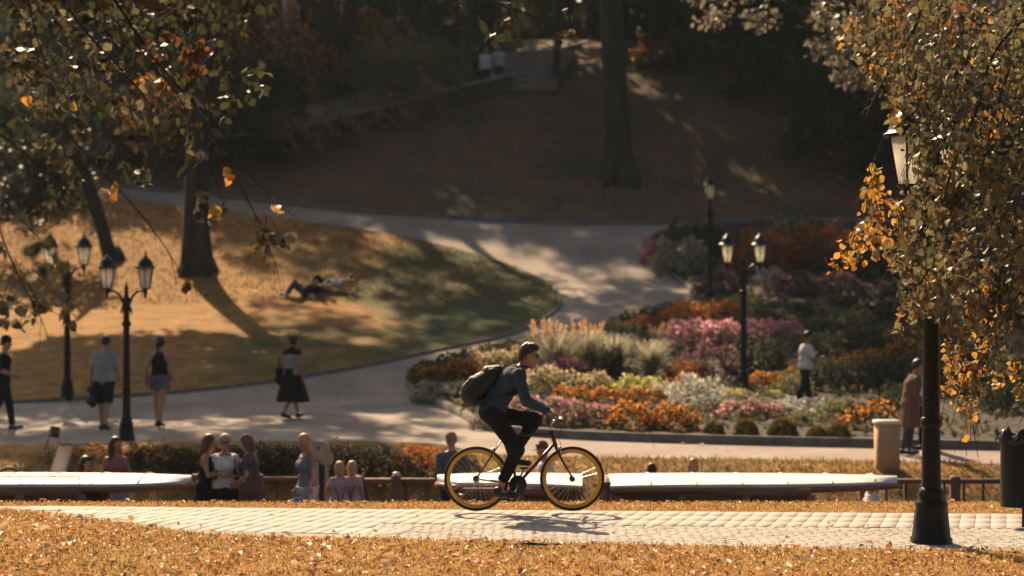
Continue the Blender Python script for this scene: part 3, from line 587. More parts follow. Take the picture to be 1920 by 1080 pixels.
P_('pinkspike', 1425, 646, 92, 44, 'dull pink flower drift right of the sunlit twin lamp', 'flowers')
P_('pinkspike', 1475, 644, 66, 40, 'dull pink flower drift ending the pink row', 'flowers')
P_('aster', 1335, 712, 116, 66, 'mauve aster bush below the bright pink drift', 'flowers')
P_('rust', 1285, 718, 84, 40, 'reddish shrub below the grey feathery grass')
P_('orangebush', 1290, 738, 80, 34, 'orange clump above the silver bush', 'flowers')
P_('silver', 1305, 772, 120, 66, 'tall silver bush between orange clump and clipped balls')
P_('silver', 1240, 758, 54, 40, 'small white silver tuft above the big orange clump')
P_('sedum', 1390, 792, 116, 42, 'pink stonecrop clump behind the clipped balls', 'flowers')
P_('sedum', 1446, 790, 70, 34, 'darker pink stonecrop beside the white strip', 'flowers')
P_('silver', 1500, 782, 136, 36, 'low white flowering strip beside the walker in white shirt')
P_('marigold', 1432, 732, 76, 34, 'orange clump right of the sunlit twin lamp', 'flowers')
P_('lime', 1372, 748, 76, 20, 'yellow green tuft at the foot of the sunlit twin lamp')
P_('lime', 1444, 748, 66, 18, 'yellow green tuft below the orange clump')
P_('green', 1486, 744, 76, 44, 'olive shrub left of the walker in white shirt')
P_('dark', 1418, 700, 120, 60, 'dark bush behind the sunlit twin lamp')
P_('dark', 1560, 735, 120, 60, 'dark shrub right of the walker in white shirt')
P_('dark', 1650, 735, 120, 66, 'dark shrub behind the cream pillar')
P_('orangebush', 1600, 700, 110, 40, 'dark shrub flecked with orange in the shaded border', 'plant')
P_('green', 1520, 668, 140, 46, 'dull green shrub behind the walker in white shirt')
P_('green', 1440, 612, 150, 34, 'dull green drift above the dull pink row')
P_('green', 1580, 618, 150, 40, 'dull green drift under the overhanging golden leaves')
P_('dark', 1620, 664, 130, 50, 'dark green shrub under the overhanging golden leaves')
P_('orangebush', 1625, 812, 110, 56, 'leafy bush flecked with yellow left of the cream pillar')
P_('green', 1570, 800, 90, 50, 'grey green bush behind the last clipped ball')
P_('green', 1500, 806, 60, 34, 'grey green tuft behind the third clipped ball')
for q, (px, row, w_, h_) in enumerate([(1338, 822, 44, 34), (1398, 825, 56, 40), (1467, 826, 62, 44), (1532, 830, 48, 32), (1572, 832, 54, 40)]):
    P_('box', px, row, w_, h_, ('smallest round clipped shrub, nearest the salmon orange clump', 'round clipped shrub, second from the orange clump along the kerb', 'largest round clipped shrub, in the middle of the kerb row', 'low clipped shrub squeezed between two taller clipped balls', 'last round clipped shrub of the row, towards the cream pillar')[q], 'shrub', 'clipped shrubs along the kerb')
P_('mauve', 1232, 494, 64, 46, 'maroon shrub at the upper tip of the bed by the fork')
P_('grey', 1275, 512, 120, 60, 'blue grey shrub at the upper end of the bed')
P_('dark', 1300, 476, 130, 54, 'dark green hedge along the upper end of the bed')
P_('rust', 1430, 506, 130, 74, 'tall rusty shrub behind the lit twin lanterns')
P_('rust', 1540, 500, 150, 78, 'tall rusty shrub in the shade of the golden foliage')
P_('dry', 1490, 486, 110, 70, 'brown seed head clump between the tall rusty shrubs')
P_('aster', 1345, 552, 104, 42, 'shaded mauve flower drift behind the single lamp post', 'flowers')
P_('silver', 1440, 536, 70, 34, 'white flower patch among the shaded mauve drifts')
P_('aster', 1480, 556, 116, 46, 'shaded mauve flower drift right of the white patch', 'flowers')
P_('aster', 1575, 556, 126, 44, 'shaded mauve flower drift below the golden foliage', 'flowers')
# low ground cover between the clumps
n = 15000; i_ = RNG.integers(0, 90, n); t_ = RNG.uniform(.02, .98, n)[:, None]; G0 = BA[i_]*(1-t_)+BBd[i_]*t_+RNG.normal(size=(n, 2))*.25; k_ = G0[:, 0] < 19; G0 = G0[k_]
q_ = np.sin(G0[:, 0]*1.9+G0[:, 1])*np.sin(G0[:, 1]*1.7-G0[:, 0]*.6)+RNG.normal(0, .35, len(G0)); G0 = G0[(q_ > -.5) & inside_poly(G0[:, 0], G0[:, 1], BED)]
put('ground_cover', leafmesh('ground_cover', np.column_stack([G0, gz(G0[:, 0], G0[:, 1])+.12+RNG.uniform(0, .13, len(G0))]), .15, -.3, .2), PM('dull'), kind='stuff')
for k, px, row, w_, h_, lb_ in [('dark', 1690, 600, 150, 60, 'dark shrub in the shade behind the hanging olive leaves'), ('green', 1780, 640, 160, 60, 'dull shrub in the shade right of the close lamp post'), ('dark', 1880, 610, 170, 80, 'dark shrub at the shaded picture edge above the bin'), ('dark', 1800, 740, 190, 90, 'dark shrub between the close lamp post and the bin'), ('dark', 1910, 780, 160, 90, 'dark shrub directly behind the bin'), ('orangebush', 1700, 690, 130, 60, 'dark shrub with rusty flecks behind the stooping person'), ('dark', 1690, 780, 110, 60, 'low dark shrub behind the brown coat'),
      ('dark', 1480, 598, 130, 34, 'low dark plants beneath the shaded mauve drift'), ('green', 1400, 584, 110, 30, 'low green plants between the single and the sunlit lamp'), ('dark', 1575, 590, 120, 34, 'low dark plants under the golden foliage tip'), ('dark', 1650, 520, 160, 70, 'dark shrub behind the golden foliage near the fork path'), ('orangebush', 1500, 724, 90, 34, 'small rusty shrub behind the white shirted walker')]: P_(k, px, row, w_, h_, lb_, 'shrub', big=1.4)
# hillside shrubs
H_ = [('dry', 545, 290, 130, 74, 'dry brown plants at the lower end of the stone wall'), ('dry', 640, 262, 130, 62, 'dry brown plants behind the middle of the stone wall'), ('dry', 735, 240, 120, 56, 'dry brown plants along the upper stone wall'), ('dry', 790, 222, 90, 60, 'dry brown plants nearest the couple on the steps'),
      ('green', 690, 205, 190, 120, 'green shrub behind the dry plants'), ('green', 785, 190, 180, 120, 'green shrub left of the people on the steps'), ('green', 855, 172, 100, 90, 'green shrub closest to the people on the steps'), ('orangebush', 560, 205, 150, 130, 'dark shrub glowing with orange leaves beside the forked tree'), ('dark', 500, 250, 170, 150, 'dark shrub left of the forked tree'),
      ('orangebush', 705, 125, 150, 95, 'dark shrub with orange leaves behind the forked tree'), ('orangebush', 585, 115, 150, 120, 'dark shrub with orange leaves under the pink house'), ('dark', 850, 105, 190, 130, 'dark shrub at the top of the stone steps'),
      ('dark', 420, 305, 220, 150, 'dark shrub behind the lawn tree'), ('orangebush', 300, 318, 220, 150, 'dark shrub with orange leaves beyond the bright path'), ('dark', 180, 318, 230, 150, 'big dark shrub above the bright end of the path'), ('dark', 50, 318, 220, 160, 'dark shrub at the far end of the bright path'), ('dark', -60, 318, 200, 160, 'dark shrub cut by the picture edge above the path'),
      ('orangebush', 455, 170, 200, 160, 'tall dark shrub with orange leaves high on the slope'), ('dark', 330, 150, 260, 190, 'tall dark shrub high on the slope behind the hanging twigs'), ('dark', 120, 150, 300, 220, 'great dark shrub high on the slope behind the hanging twigs'),
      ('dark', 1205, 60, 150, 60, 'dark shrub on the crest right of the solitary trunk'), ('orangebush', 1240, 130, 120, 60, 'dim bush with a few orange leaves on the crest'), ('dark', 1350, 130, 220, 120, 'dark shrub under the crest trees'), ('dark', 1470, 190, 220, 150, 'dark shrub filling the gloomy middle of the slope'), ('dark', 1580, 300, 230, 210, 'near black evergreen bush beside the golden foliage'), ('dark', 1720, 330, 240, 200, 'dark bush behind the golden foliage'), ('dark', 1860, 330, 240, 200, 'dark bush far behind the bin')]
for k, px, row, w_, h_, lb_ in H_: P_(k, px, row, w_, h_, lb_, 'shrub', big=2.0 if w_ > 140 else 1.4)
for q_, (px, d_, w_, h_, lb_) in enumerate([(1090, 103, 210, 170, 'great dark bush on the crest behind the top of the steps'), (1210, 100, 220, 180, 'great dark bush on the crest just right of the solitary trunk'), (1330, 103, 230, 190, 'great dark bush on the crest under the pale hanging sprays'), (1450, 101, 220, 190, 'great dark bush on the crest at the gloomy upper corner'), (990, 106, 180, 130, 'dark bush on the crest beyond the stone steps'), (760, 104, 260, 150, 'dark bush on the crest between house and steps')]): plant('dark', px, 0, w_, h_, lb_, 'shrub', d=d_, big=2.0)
# hedge on the bank behind the landing
for q, (px, row, w_, h_, k, lb_) in enumerate([(155, 868, 130, 42, 'orangebush', 'dark bush between the landing steps and the seated woman'), (300, 880, 150, 56, 'hedge', 'dark hedge plant behind the roof of the moored boat'), (400, 885, 150, 62, 'hedge', 'dark hedge plant behind the three talking women'), (510, 885, 150, 62, 'hedge', 'brownish hedge plant right of the three talking women'), (690, 890, 150, 66, 'hedge', 'dark hedge plant behind the two girls'), (352, 902, 120, 70, 'hedge', 'low hedge plant beside the auburn haired woman'), (455, 900, 130, 74, 'hedge', 'hedge plant directly behind the sunglasses woman'), (555, 898, 130, 72, 'hedge', 'hedge plant left of the older blond woman'), (640, 900, 120, 70, 'hedge', 'hedge plant just behind the blond girls'), (745, 902, 130, 66, 'hedge', 'hedge plant under the red brown bush'), (255, 874, 120, 48, 'orangebush', 'brown flecked hedge plant by the lamp base'), (860, 884, 90, 44, 'hedge', 'hedge plant behind the bald man'),  (610, 886, 110, 60, 'hedge', 'dark hedge plant behind the round topped sign'), (785, 886, 110, 66, 'rust', 'round red brown bush left of the bald man')]):
    P_(k, px, row, w_, h_*.8, lb_, 'hedge' if 'hedge' in lb_ else 'shrub', big=1.4, name='hedge_plant' if 'hedge' in lb_ else 'shrub')

# ------------------------------------------------------------------ near trees whose sprays hang into the view
def lindenleaf(k):
    rr = random.Random(k); V = [(0, 0, 0)]; prof = [(.02, .16), (.0+.12, .36), (.32, .44), (.56, .36), (.78, .2)]; c = rr.uniform(.1, .3); tw = rr.uniform(-.15, .15)
    mid = [(t, 0, -c*t*t*.6) for t in (.12, .32, .56, .78)]+[(1, 0, -c*.62)]
    rt = [(a, b*rr.uniform(.85, 1.1), -c*a*a*.6+b*rr.uniform(.12, .4)+tw*b) for a, b in prof]; lt = [(a, -b*rr.uniform(.85, 1.1), -c*a*a*.6+b*rr.uniform(.12, .4)-tw*b) for a, b in prof]
    V = [(0, 0, 0)]+mid+rt+lt     # 0, 1-5, 6-10, 11-15
    f3 = [(0, 6, 1), (6, 7, 1), (0, 1, 11), (11, 1, 12), (5, 4, 10), (5, 15, 4)]; f4 = []
    for i in range(3): f4 += [(1+i, 7+i, 8+i, 2+i), (1+i, 2+i, 13+i, 12+i)]
    return npmesh('leaf', V, [np.array(f4), np.array(f3)], True)
def mats_copy(me, m_): c = me.copy(); c.materials.clear(); c.materials.append(m_); return c
LL = [lindenleaf(k) for k in range(5)]
LEAFM = {}
def leaf_object(k, P, a, s, n, size, m_, parent):
    key = (k % 5, m_.name)
    if key not in LEAFM: LEAFM[key] = mats_copy(LL[k % 5], m_)
    o = bpy.data.objects.new('leaf', LEAFM[key]); COL.objects.link(o); o.parent = parent
    M = Matrix.Identity(4)
    for i in range(3): M[i][0], M[i][1], M[i][2], M[i][3] = a[i]*size, s[i]*size, n[i]*size, P[i]
    o.matrix_local = M; return o
def leaf_stuff(name, rows, m_, parent):
    if not rows: return
    V, F3, F4, n = [], [], [], 0; src = [(np.array([v.co for v in me.vertices]), me) for me in LL]
    f4 = np.array([list(p.vertices) for p in LL[0].polygons if len(p.vertices) == 4]); f3 = np.array([list(p.vertices) for p in LL[0].polygons if len(p.vertices) == 3])
    for k, P, a, s, nn, size in rows:
        B = src[k % 5][0]; V.append(P+size*(B[:, :1]*a+B[:, 1:2]*s+B[:, 2:]*nn)); F4.append(f4+n); F3.append(f3+n); n += 16
    put(name, npmesh(name, np.concatenate(V), [np.concatenate(F4), np.concatenate(F3)], True), m_, parent, kind='stuff')
def twig(parent, pts, r0, r1, side=6, name='twig', seedy=.1):
    C = smooth_curve(pts, 18); m = MB(); m.tube(C, np.linspace(r0, r1, 18), 6)
    for k in range(side):
        i = random.randrange(3, 17); d_ = (C[i]-C[i-1])/np.linalg.norm(C[i]-C[i-1])+RNG.normal(size=3)*.6; d_ /= np.linalg.norm(d_); L_ = random.uniform(.06, .2)
        m.tube([C[i], C[i]+d_*L_*.5, C[i]+d_*L_+np.array([0, 0, -.2*L_])], [r1*1.1, r1*.8, r1*.5], 4)
    m.build(name, BARKD, parent, True); return C
# -- the tree over the left of the view
ltree = empty('tree', (-7.2, 15.2, 0), 0, 'near linden whose thin twigs and heart shaped leaves hang over the upper left', 'tree'); o0 = np.array(ltree.location)
m = MB(); TP = smooth_curve([(0, 0, -.3), (.1, 0, 2), (.3, .3, 4), (.8, 1, 6.5), (1.5, 2.5, 9)], 14); m.tube(TP, np.linspace(.34, .1, 14), 12); m.build('trunk', BARK, ltree, True)
for e in [(3.5, 1.2, 5.6), (5.2, 3.6, 7.6), (7.6, 1.2, 5.4), (4.2, .3, 4.6), (3.2, -4.2, 3.9), (6.4, 4.6, 7.9)]:
    m = MB(); s = TP[8]; m.tube(smooth_curve([s, s*.5+np.array(e)*.5+np.array([0, 0, .5]), e], 10), np.linspace(.12, .02, 10), 8); m.build('branch', BARK, ltree, True)
cp, _ = clumped((6.4, 4.6, 7.9), (2.4, 2.0, 1.2), 2200, 40, .4); put('crown', leafmesh('crown', cp, .1, .5), L_OL, ltree)  # unseen part of the crown, placed to shade the hanging leaves
def lp(px, row, d): return np.array(at(px, row, d))-o0
def pxpath(pts, d, dv=.4):
    n = len(pts); return [lp(p[0], p[1], d+dv*(i/n-.5)) for i, p in enumerate(pts)]
for pts, d, r in [([(45, -60), (60, 40), (82, 110), (105, 165), (135, 190)], 14.5, .009), ([(55, -60), (95, 30), (130, 75), (205, 140)], 15, .010), ([(85, -50), (130, 20), (165, 65), (232, 135), (300, 215)], 15, .012), ([(130, -40), (170, 30), (210, 75), (300, 125), (400, 150)], 15.4, .010),
                  ([(190, -40), (235, 30), (262, 75), (330, 160), (420, 250), (480, 300)], 15.2, .013), ([(-20, 195), (60, 225), (130, 232)], 14.6, .005), ([(-20, 235), (60, 300), (130, 355), (180, 400)], 14.6, .008), ([(120, 245), (230, 362), (290, 432), (340, 512)], 14.2, .008), ([(-10, 395), (12, 470), (48, 545), (75, 590), (92, 640)], 13.8, .007),
                  ([(380, 235), (440, 300), (510, 372), (552, 408)], 14.8, .006), ([(440, 330), (476, 395), (500, 450), (522, 510)], 14.4, .006), ([(300, 130), (372, 240), (404, 330), (425, 400)], 14.8, .006), ([(0, 380), (60, 430), (110, 500), (140, 560)], 14.4, .004), ([(840, -40), (930, 10), (1010, 30), (1078, 72)], 15, .008), ([(220, 50), (300, 62), (400, 58)], 15.2, .004)]:
    twig(ltree, pxpath(pts, d), r, r*.35, 7)
CL = [(35, 120, 42, 20, 'L_NEAR', 14.5), (15, 150, 30, 8, 'L_NEAR', 14.4), (20, 90, 18, 4, 'L_OR', 14.5), (160, 145, 34, 9, 'L_NEAR', 14.8), (75, 12, 24, 5, 'L_NEAR', 14.6), (170, 45, 40, 15, 'L_NEAR', 15), (280, 25, 55, 20, 'L_NEAR', 15.2), (345, 85, 38, 16, 'L_BRN', 15.2), (360, 120, 30, 8, 'L_BRN', 15.2), (240, 175, 70, 20, 'L_NEAR', 15), (300, 215, 60, 16, 'L_NEAR', 15), (60, 180, 14, 2, 'L_OR', 14.6), (105, 178, 8, 1, 'L_OR', 14.6),
      (115, 285, 36, 12, 'L_NEAR', 14.6), (172, 378, 20, 6, 'L_OR', 14.4), (195, 300, 40, 9, 'L_BRN', 14.8), (350, 255, 60, 15, 'L_NEAR', 14.8), (395, 335, 24, 5, 'L_OR', 14.8), (415, 395, 32, 10, 'L_NEAR', 14.6), (505, 455, 36, 20, 'L_NEAR', 14.4), (520, 405, 16, 4, 'L_OR', 14.6), (440, 425, 14, 4, 'L_OR', 14.6), (35, 550, 55, 22, 'L_NEAR', 13.8), (85, 575, 34, 9, 'L_NEAR', 13.9), (12, 600, 18, 3, 'L_NEAR', 13.8), (338, 516, 8, 3, 'L_BRN', 14.2), (130, 340, 40, 9, 'L_DARK', 14.7), (250, 330, 50, 8, 'L_BRN', 14.8),
      (930, 15, 55, 22, 'L_DARK', 15), (1000, 30, 40, 12, 'L_DARK', 15), (870, 5, 30, 6, 'L_DARK', 15), (1052, 62, 20, 6, 'L_NEAR', 15)]  # dark leaf colour stands in for the shade on these top sprays
G_ = globals(); li = 0
for _ in range(56):
    CL.append((random.uniform(-10, 470), random.uniform(-15, 300)*random.uniform(.4, 1), random.uniform(30, 60), random.randint(5, 10), random.choice(['L_DARK', 'L_DARK', 'L_DARK', 'L_NEAR']), random.uniform(14.8, 16.5)))  # extra clusters, shade of the upper left put into their dark colour
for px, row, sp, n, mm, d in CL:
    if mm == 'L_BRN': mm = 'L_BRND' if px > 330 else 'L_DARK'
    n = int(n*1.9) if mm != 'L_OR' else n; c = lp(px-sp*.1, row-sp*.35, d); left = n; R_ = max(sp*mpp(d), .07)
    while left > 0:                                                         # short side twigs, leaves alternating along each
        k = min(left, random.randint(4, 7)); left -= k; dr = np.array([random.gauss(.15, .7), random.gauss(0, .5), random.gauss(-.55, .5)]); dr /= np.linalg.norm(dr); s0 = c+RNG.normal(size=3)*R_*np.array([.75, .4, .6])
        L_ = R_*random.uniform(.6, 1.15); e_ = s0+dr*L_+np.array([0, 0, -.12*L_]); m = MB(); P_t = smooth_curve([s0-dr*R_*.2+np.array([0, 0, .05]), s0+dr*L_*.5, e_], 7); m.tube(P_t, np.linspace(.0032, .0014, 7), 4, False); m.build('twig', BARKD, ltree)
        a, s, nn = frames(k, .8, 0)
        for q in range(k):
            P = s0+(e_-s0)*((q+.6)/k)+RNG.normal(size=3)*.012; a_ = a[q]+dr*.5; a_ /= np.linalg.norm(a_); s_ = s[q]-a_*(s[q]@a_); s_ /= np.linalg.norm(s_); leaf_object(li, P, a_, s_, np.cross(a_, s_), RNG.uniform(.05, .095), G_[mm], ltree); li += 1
print('left leaves', li)
# a blurred spray close to the lens, its shade put into dark leaf colour, in front of the far twin lamp
C = twig(ltree, [lp(20, 380, 9.4), lp(70, 440, 9.3), lp(110, 500, 9.2), lp(140, 530, 9.2)], .006, .003, 4, 'branch'); rows = []
for k, (px, row) in enumerate([(75, 470), (100, 455), (120, 480), (65, 490), (90, 505), (110, 520), (85, 530), (135, 470), (50, 480), (60, 440), (105, 495), (80, 515), (130, 505), (90, 475)]):
    a, s, nn = frames(1, 1.2); leaf_object(k, lp(px-8, row-14, 9.3), a[0], s[0], nn[0], .075, L_DARK, ltree)
# -- the golden tree over the right of the view
rtree = empty('tree', (7.4, 17.4, 0), 0, 'near tree with masses of golden and olive leaves hanging round the close lamp', 'tree'); o0 = np.array(rtree.location)
m = MB(); TP = smooth_curve([(0, 0, -.3), (0, 0, 2), (-.2, .1, 4.5), (-.4, .2, 8)], 12); m.tube(TP, np.linspace(.3, .1, 12), 12); m.build('trunk', BARK, rtree, True)
for e in [(-4.3, .2, 5.9), (-3.6, .6, 5.2), (-2.8, .2, 4.6), (-3.2, -.6, 6.2), (-1.6, 1.5, 6.6)]:
    m = MB(); s = TP[7]; m.tube(smooth_curve([s, s*.5+np.array(e)*.5+np.array([0, 0, .5]), e], 10), np.linspace(.12, .022, 10), 8); m.build('branch', BARK, rtree, True)
cp, _ = clumped((-1.5, 1.2, 7.8), (2.6, 2.4, 1.3), 1800, 40, .45); put('crown', leafmesh('crown', cp, .1, .5), L_OL, rtree)
for pts, d, r in [([(1745, -40), (1722, 40), (1690, 95), (1650, 160), (1620, 230)], 17.6, .014), ([(1750, -40), (1735, 30), (1712, 80), (1700, 180)], 17.4, .010), ([(1960, 10), (1890, 60), (1850, 120), (1838, 200), (1790, 290), (1770, 380)], 17.2, .016), ([(1950, 40), (1890, 130), (1860, 230), (1838, 330)], 17, .012), ([(1950, 90), (1900, 180), (1870, 290), (1850, 350)], 17.3, .010), ([(1960, 500), (1900, 560), (1860, 640), (1820, 720)], 17.3, .009), ([(1800, 200), (1740, 330), (1715, 470), (1700, 570)], 17.5, .008), ([(1660, 330), (1600, 385), (1560, 420), (1530, 450)], 17.8, .003), ([(1800, 240), (1760, 420), (1740, 520)], 17.2, .007)]:
    twig(rtree, pxpath(pts, d), r, r*.4, 8, 'branch' if r > .0095 else 'twig')
POLY = np.array([(1536, -30), (1545, 60), (1600, 105), (1640, 160), (1662, 205), (1660, 250), (1645, 290), (1628, 330), (1612, 380), (1600, 420), (1562, 455), (1536, 488), (1548, 512), (1610, 500), (1650, 470), (1682, 520), (1688, 560), (1672, 622), (1700, 636), (1726, 590), (1768, 600), (1775, 690), (1770, 740), (1800, 780), (1800, 835), (1826, 790), (1850, 720), (1930, 760), (1980, 740), (2080, 650), (2180, 690), (2260, 560), (2360, 420), (2420, 200), (2420, -30)], float)
def inpoly(p, Q):
    x, y = p; c = False; j = len(Q)-1
    for i in range(len(Q)):
        if (Q[i][1] > y) != (Q[j][1] > y) and x < (Q[j][0]-Q[i][0])*(y-Q[i][1])/(Q[j][1]-Q[i][1])+Q[i][0]: c = not c
        j = i
    return c
rows = {'L_OL': [], 'L_OR': [], 'L_BRN': [], 'L_DARK': []}; spr = 0; tw = MB()
rr = random.Random(11)
while spr < 1150:
    px, row = rr.uniform(1530, 2420), rr.uniform(-30, 830)
    if not inpoly((px, row+10), POLY): continue
    if 1655 < px < 1712 and 205 < row < 350: continue                      # the lantern shows through a gap
    if inpoly((px, row), np.array([(1765, 600), (1980, 640), (1980, 745), (1850, 720), (1800, 700)])) and rr.random() < .45: continue
    if sin(px*.043+row*.021)*sin(row*.047-px*.016+.6) < -.22 and rr.random() < .8: continue
    edge = px < 1690 and row > 300; low = row > 620
    mm = 'L_OR' if (edge and rr.random() < .8) or (low and rr.random() < .7) or rr.random() < .10 else ('L_BRN' if rr.random() < .12 else ('L_DARK' if rr.random() < .24 else 'L_OL'))  # dark green sprays stand in for shaded gaps in the foliage
    d = rr.uniform(18.0, 19.0) if mm != 'L_OL' else rr.uniform(16.4, 18.8)
    if px > 1700 and row > 560: d = rr.uniform(19.8, 21.5) if mm == 'L_OR' else rr.uniform(16.8, 18.5)
    A_ = lp(px, row, d); L_ = rr.uniform(.2, .42); dr = np.array([rr.uniform(-.55, .35), rr.uniform(-.3, .3), -1.]); dr /= np.linalg.norm(dr); tw.tube([A_-dr*.12, A_+dr*L_*.5, A_+dr*L_], .003, 4, False)
    n = int(L_*46); a, s, nn = frames(n, .9)
    for k in range(n):
        P = A_+dr*L_*(k/n)+RNG.normal(size=3)*.045; q = P+o0; ppx = 960+q[0]/q[1]*F; prow = HZ-(q[2]-CZ)/q[1]*F
        if not inpoly((ppx, prow), POLY) or (1660 < ppx < 1718 and 255 < prow < 356 and rr.random() < .93): continue
        rows[mm].append((rr.randrange(5), P, a[k], s[k], nn[k], rr.uniform(.03, .085)))
    spr += 1
tw.build('twig', BARKD, rtree, kind='stuff')
nleft = 300
for mm, R_ in rows.items():
    R_.sort(key=lambda q: -q[5]/(q[1][1]+o0[1])); n = {'L_OL': 150, 'L_OR': 90, 'L_BRN': 30, 'L_DARK': 30}[mm]
    for q in R_[:n]: leaf_object(q[0], q[1], q[2], q[3], q[4], q[5]*1.1, G_[mm], rtree)
    leaf_stuff('foliage', R_[n:], G_[mm], rtree)

# ------------------------------------------------------------------ twin lanterns
FROST = bpy.data.materials.new('frosted_glass'); FROST.use_nodes = True; N = FROST.node_tree.nodes; L = FROST.node_tree.links; p = N['Principled BSDF']
p.inputs['Base Color'].default_value = (.8, .77, .7, 1); p.inputs['Roughness'].default_value = .35
t = N.new('ShaderNodeBsdfTranslucent'); t.inputs[0].default_value = (.95, .92, .84, 1); mx = N.new('ShaderNodeMixShader'); mx.inputs[0].default_value = .85; L.new(p.outputs[0], mx.inputs[1]); L.new(t.outputs[0], mx.inputs[2]); tr_ = N.new('ShaderNodeBsdfTransparent'); m2_ = N.new('ShaderNodeMixShader'); m2_.inputs[0].default_value = .45; L.new(mx.outputs[0], m2_.inputs[1]); L.new(tr_.outputs[0], m2_.inputs[2]); L.new(m2_.outputs[0], N['Material Output'].inputs[0])
def lamp(g, label, sc=1.0, rz=0.0):
    r = empty('street_lamp', g, rz, label, 'street lamp', 'black twin lantern park lamps')
    m = MB(); m.lathe([(0, -.15), (.17, -.15), (.17, .05), (.155, .07), (.13, .30), (.135, .32), (.125, .35), (.10, .37), (.115, .40), (.10, .44), (.08, .46)], n=8, a0=pi/8); m.build('base', IRON, r)
    m = MB(); m.lathe([(.078, .44), (.070, 1.0), (.058, 2.55), (.062, 2.56), (.05, 2.62)], n=12); sharp_smooth(m.build('post', IRON, r))
    for z in (.98, 2.2): m = MB(); m.lathe([(.06, z-.05), (.085, z-.035), (.09, z), (.085, z+.035), (.06, z+.05)], n=14); m.build('collar', IRON, r, True)
    m = MB(); m.lathe([(.05, 2.42), (.075, 2.45), (.082, 2.58), (.075, 2.66), (.05, 2.70), (.04, 2.78), (.035, 2.84), (.045, 2.87), (.02, 2.93), (0, 3.02)], n=12); m.build('finial', IRON, r, True)
    for k in range(4):
        a = k*pi/2+pi/4; m = MB(); m.tube(smooth_curve([(cos(a)*.06, sin(a)*.06, 2.55), (cos(a)*.1, sin(a)*.1, 2.5), (cos(a)*.14, sin(a)*.14, 2.38)], 6), [.02, .018, .016, .014, .012, .008], 5); m.build('scroll', IRON, r, True)
    for s in (-1, 1):
        m = MB(); m.tube(smooth_curve([(s*.05, 0, 2.56), (s*.12, 0, 2.74), (s*.24, 0, 2.83), (s*.345, 0, 2.80)], 12), np.linspace(.028, .02, 12), 8); m.build('arm', IRON, r, True)
        la_ = MB(); c = (s*.36, 0, 0)
        la_.lathe([(0, 2.66), (.014, 2.68), (.03, 2.76), (.045, 2.79), (.03, 2.82), (.055, 2.84), (.085, 2.86), (.085, 2.875)], c, 12)
        la_.lathe([(.155, 3.24), (.185, 3.245), (.19, 3.27), (.16, 3.29), (.15, 3.31), (.12, 3.38), (.07, 3.44), (.04, 3.455), (.04, 3.48), (.012, 3.50), (.02, 3.53), (0, 3.58)], c, 12)
        n = 6
        for k in range(n):
            a = k*2*pi/n+pi/2; la_.tube([(c[0]+cos(a)*.085, sin(a)*.085, 2.87), (c[0]+cos(a)*.158, sin(a)*.158, 3.25)], .0095, 5)
        lo = la_.build('lantern', IRON, r); sharp_smooth(lo)
        for k in range(n):
            a, b = k*2*pi/n+pi/2, (k+1)*2*pi/n+pi/2; q0, q1, t_ = .082, .152, .94
            V = [(c[0]+cos(a)*q0, sin(a)*q0, 2.87), (c[0]+cos(b)*q0, sin(b)*q0, 2.87), (c[0]+cos(b)*q1, sin(b)*q1, 3.25), (c[0]+cos(a)*q1, sin(a)*q1, 3.25)]
            V += [(c[0]+(x-c[0])*t_, y*t_, z) for x, y, z in V]
            MB().add(V, [(0, 1, 2, 3), (7, 6, 5, 4), (0, 4, 5, 1), (1, 5, 6, 2), (2, 6, 7, 3), (3, 7, 4, 0)]).build('pane', FROST, lo)
    r.scale = (sc,)*3; return r
lamp(ground(237, 826), 'black twin lantern lamp standing between the man in grey and the woman in shorts', .97)
lamp(ground(126, 750), 'black twin lantern lamp half hidden behind dark leaves at the lawn edge', 1.02)
lamp(ground(1394, 734), 'black twin lantern lamp with glowing panes among the flowers', 1.0)
lamp(ground(1331, 570), 'black twin lantern lamp seen edge on at the far side of the flower bed', 1.0, RAD(84))
g = ground(1746, 1021); lamp(g, 'big close black lamp post with lanterns lost in the golden leaves', 1.13, RAD(48))
# ------------------------------------------------------------------ litter bin
g = ground(1912, 992); PLAST = mat('black_plastic', (.015, .015, .017), None, .25, 30, .5, 14)
bn = empty('litter_bin', g, 0, 'black litter bin on a post at the path edge', 'bin')
MB().tube([(.055, 0, -.1), (.055, 0, .45)], .035, 10).build('post', IRON, bn, True)
m = MB(); m.lathe([(.0, .22), (.185, .22), (.185, .9), (.2, .9), (.2, .92), (.175, .92), (.175, .4), (0, .4)], n=24); sharp_smooth(m.build('body', IRON, bn))
m = MB(); V, n = [], 44
prof = [(.178, .80), (.203, .925), (.215, .93), (.222, .86)]
for i, (r_, z) in enumerate(prof):
    for k in range(n): a = k*2*pi/n; q = i/3; rr_ = r_+q*.018*sin(a*9)+q*random.uniform(-.01, .01); V.append((cos(a)*rr_, sin(a)*rr_, z+(.03*sin(a*7+1)+random.uniform(-.02, .035) if i in (1, 2) else random.uniform(-.03, .02)*q)))
m.add(V, [(i*n+k, i*n+(k+1) % n, (i+1)*n+(k+1) % n, (i+1)*n+k) for i in range(3) for k in range(n)])
m.build('bin_liner', PLAST, bn, True)
# ------------------------------------------------------------------ cream pillar
g = ground(1663, 882); pl = empty('pillar', g, RAD(6), 'short square cream pillar with a white cap on the sunny bank', 'pillar')
CREAM = mat('cream_render', (.50, .33, .19), (.42, .27, .15), .85, 3, .2, 40, c3=(.38, .25, .14), scale2=2)
MB().box((0, 0, .34), (.34, .34, .86), 0, .012).build('shaft', CREAM, pl); MB().box((0, 0, .80), (.385, .385, .065), 0, .012).build('cap', WHITE, pl)
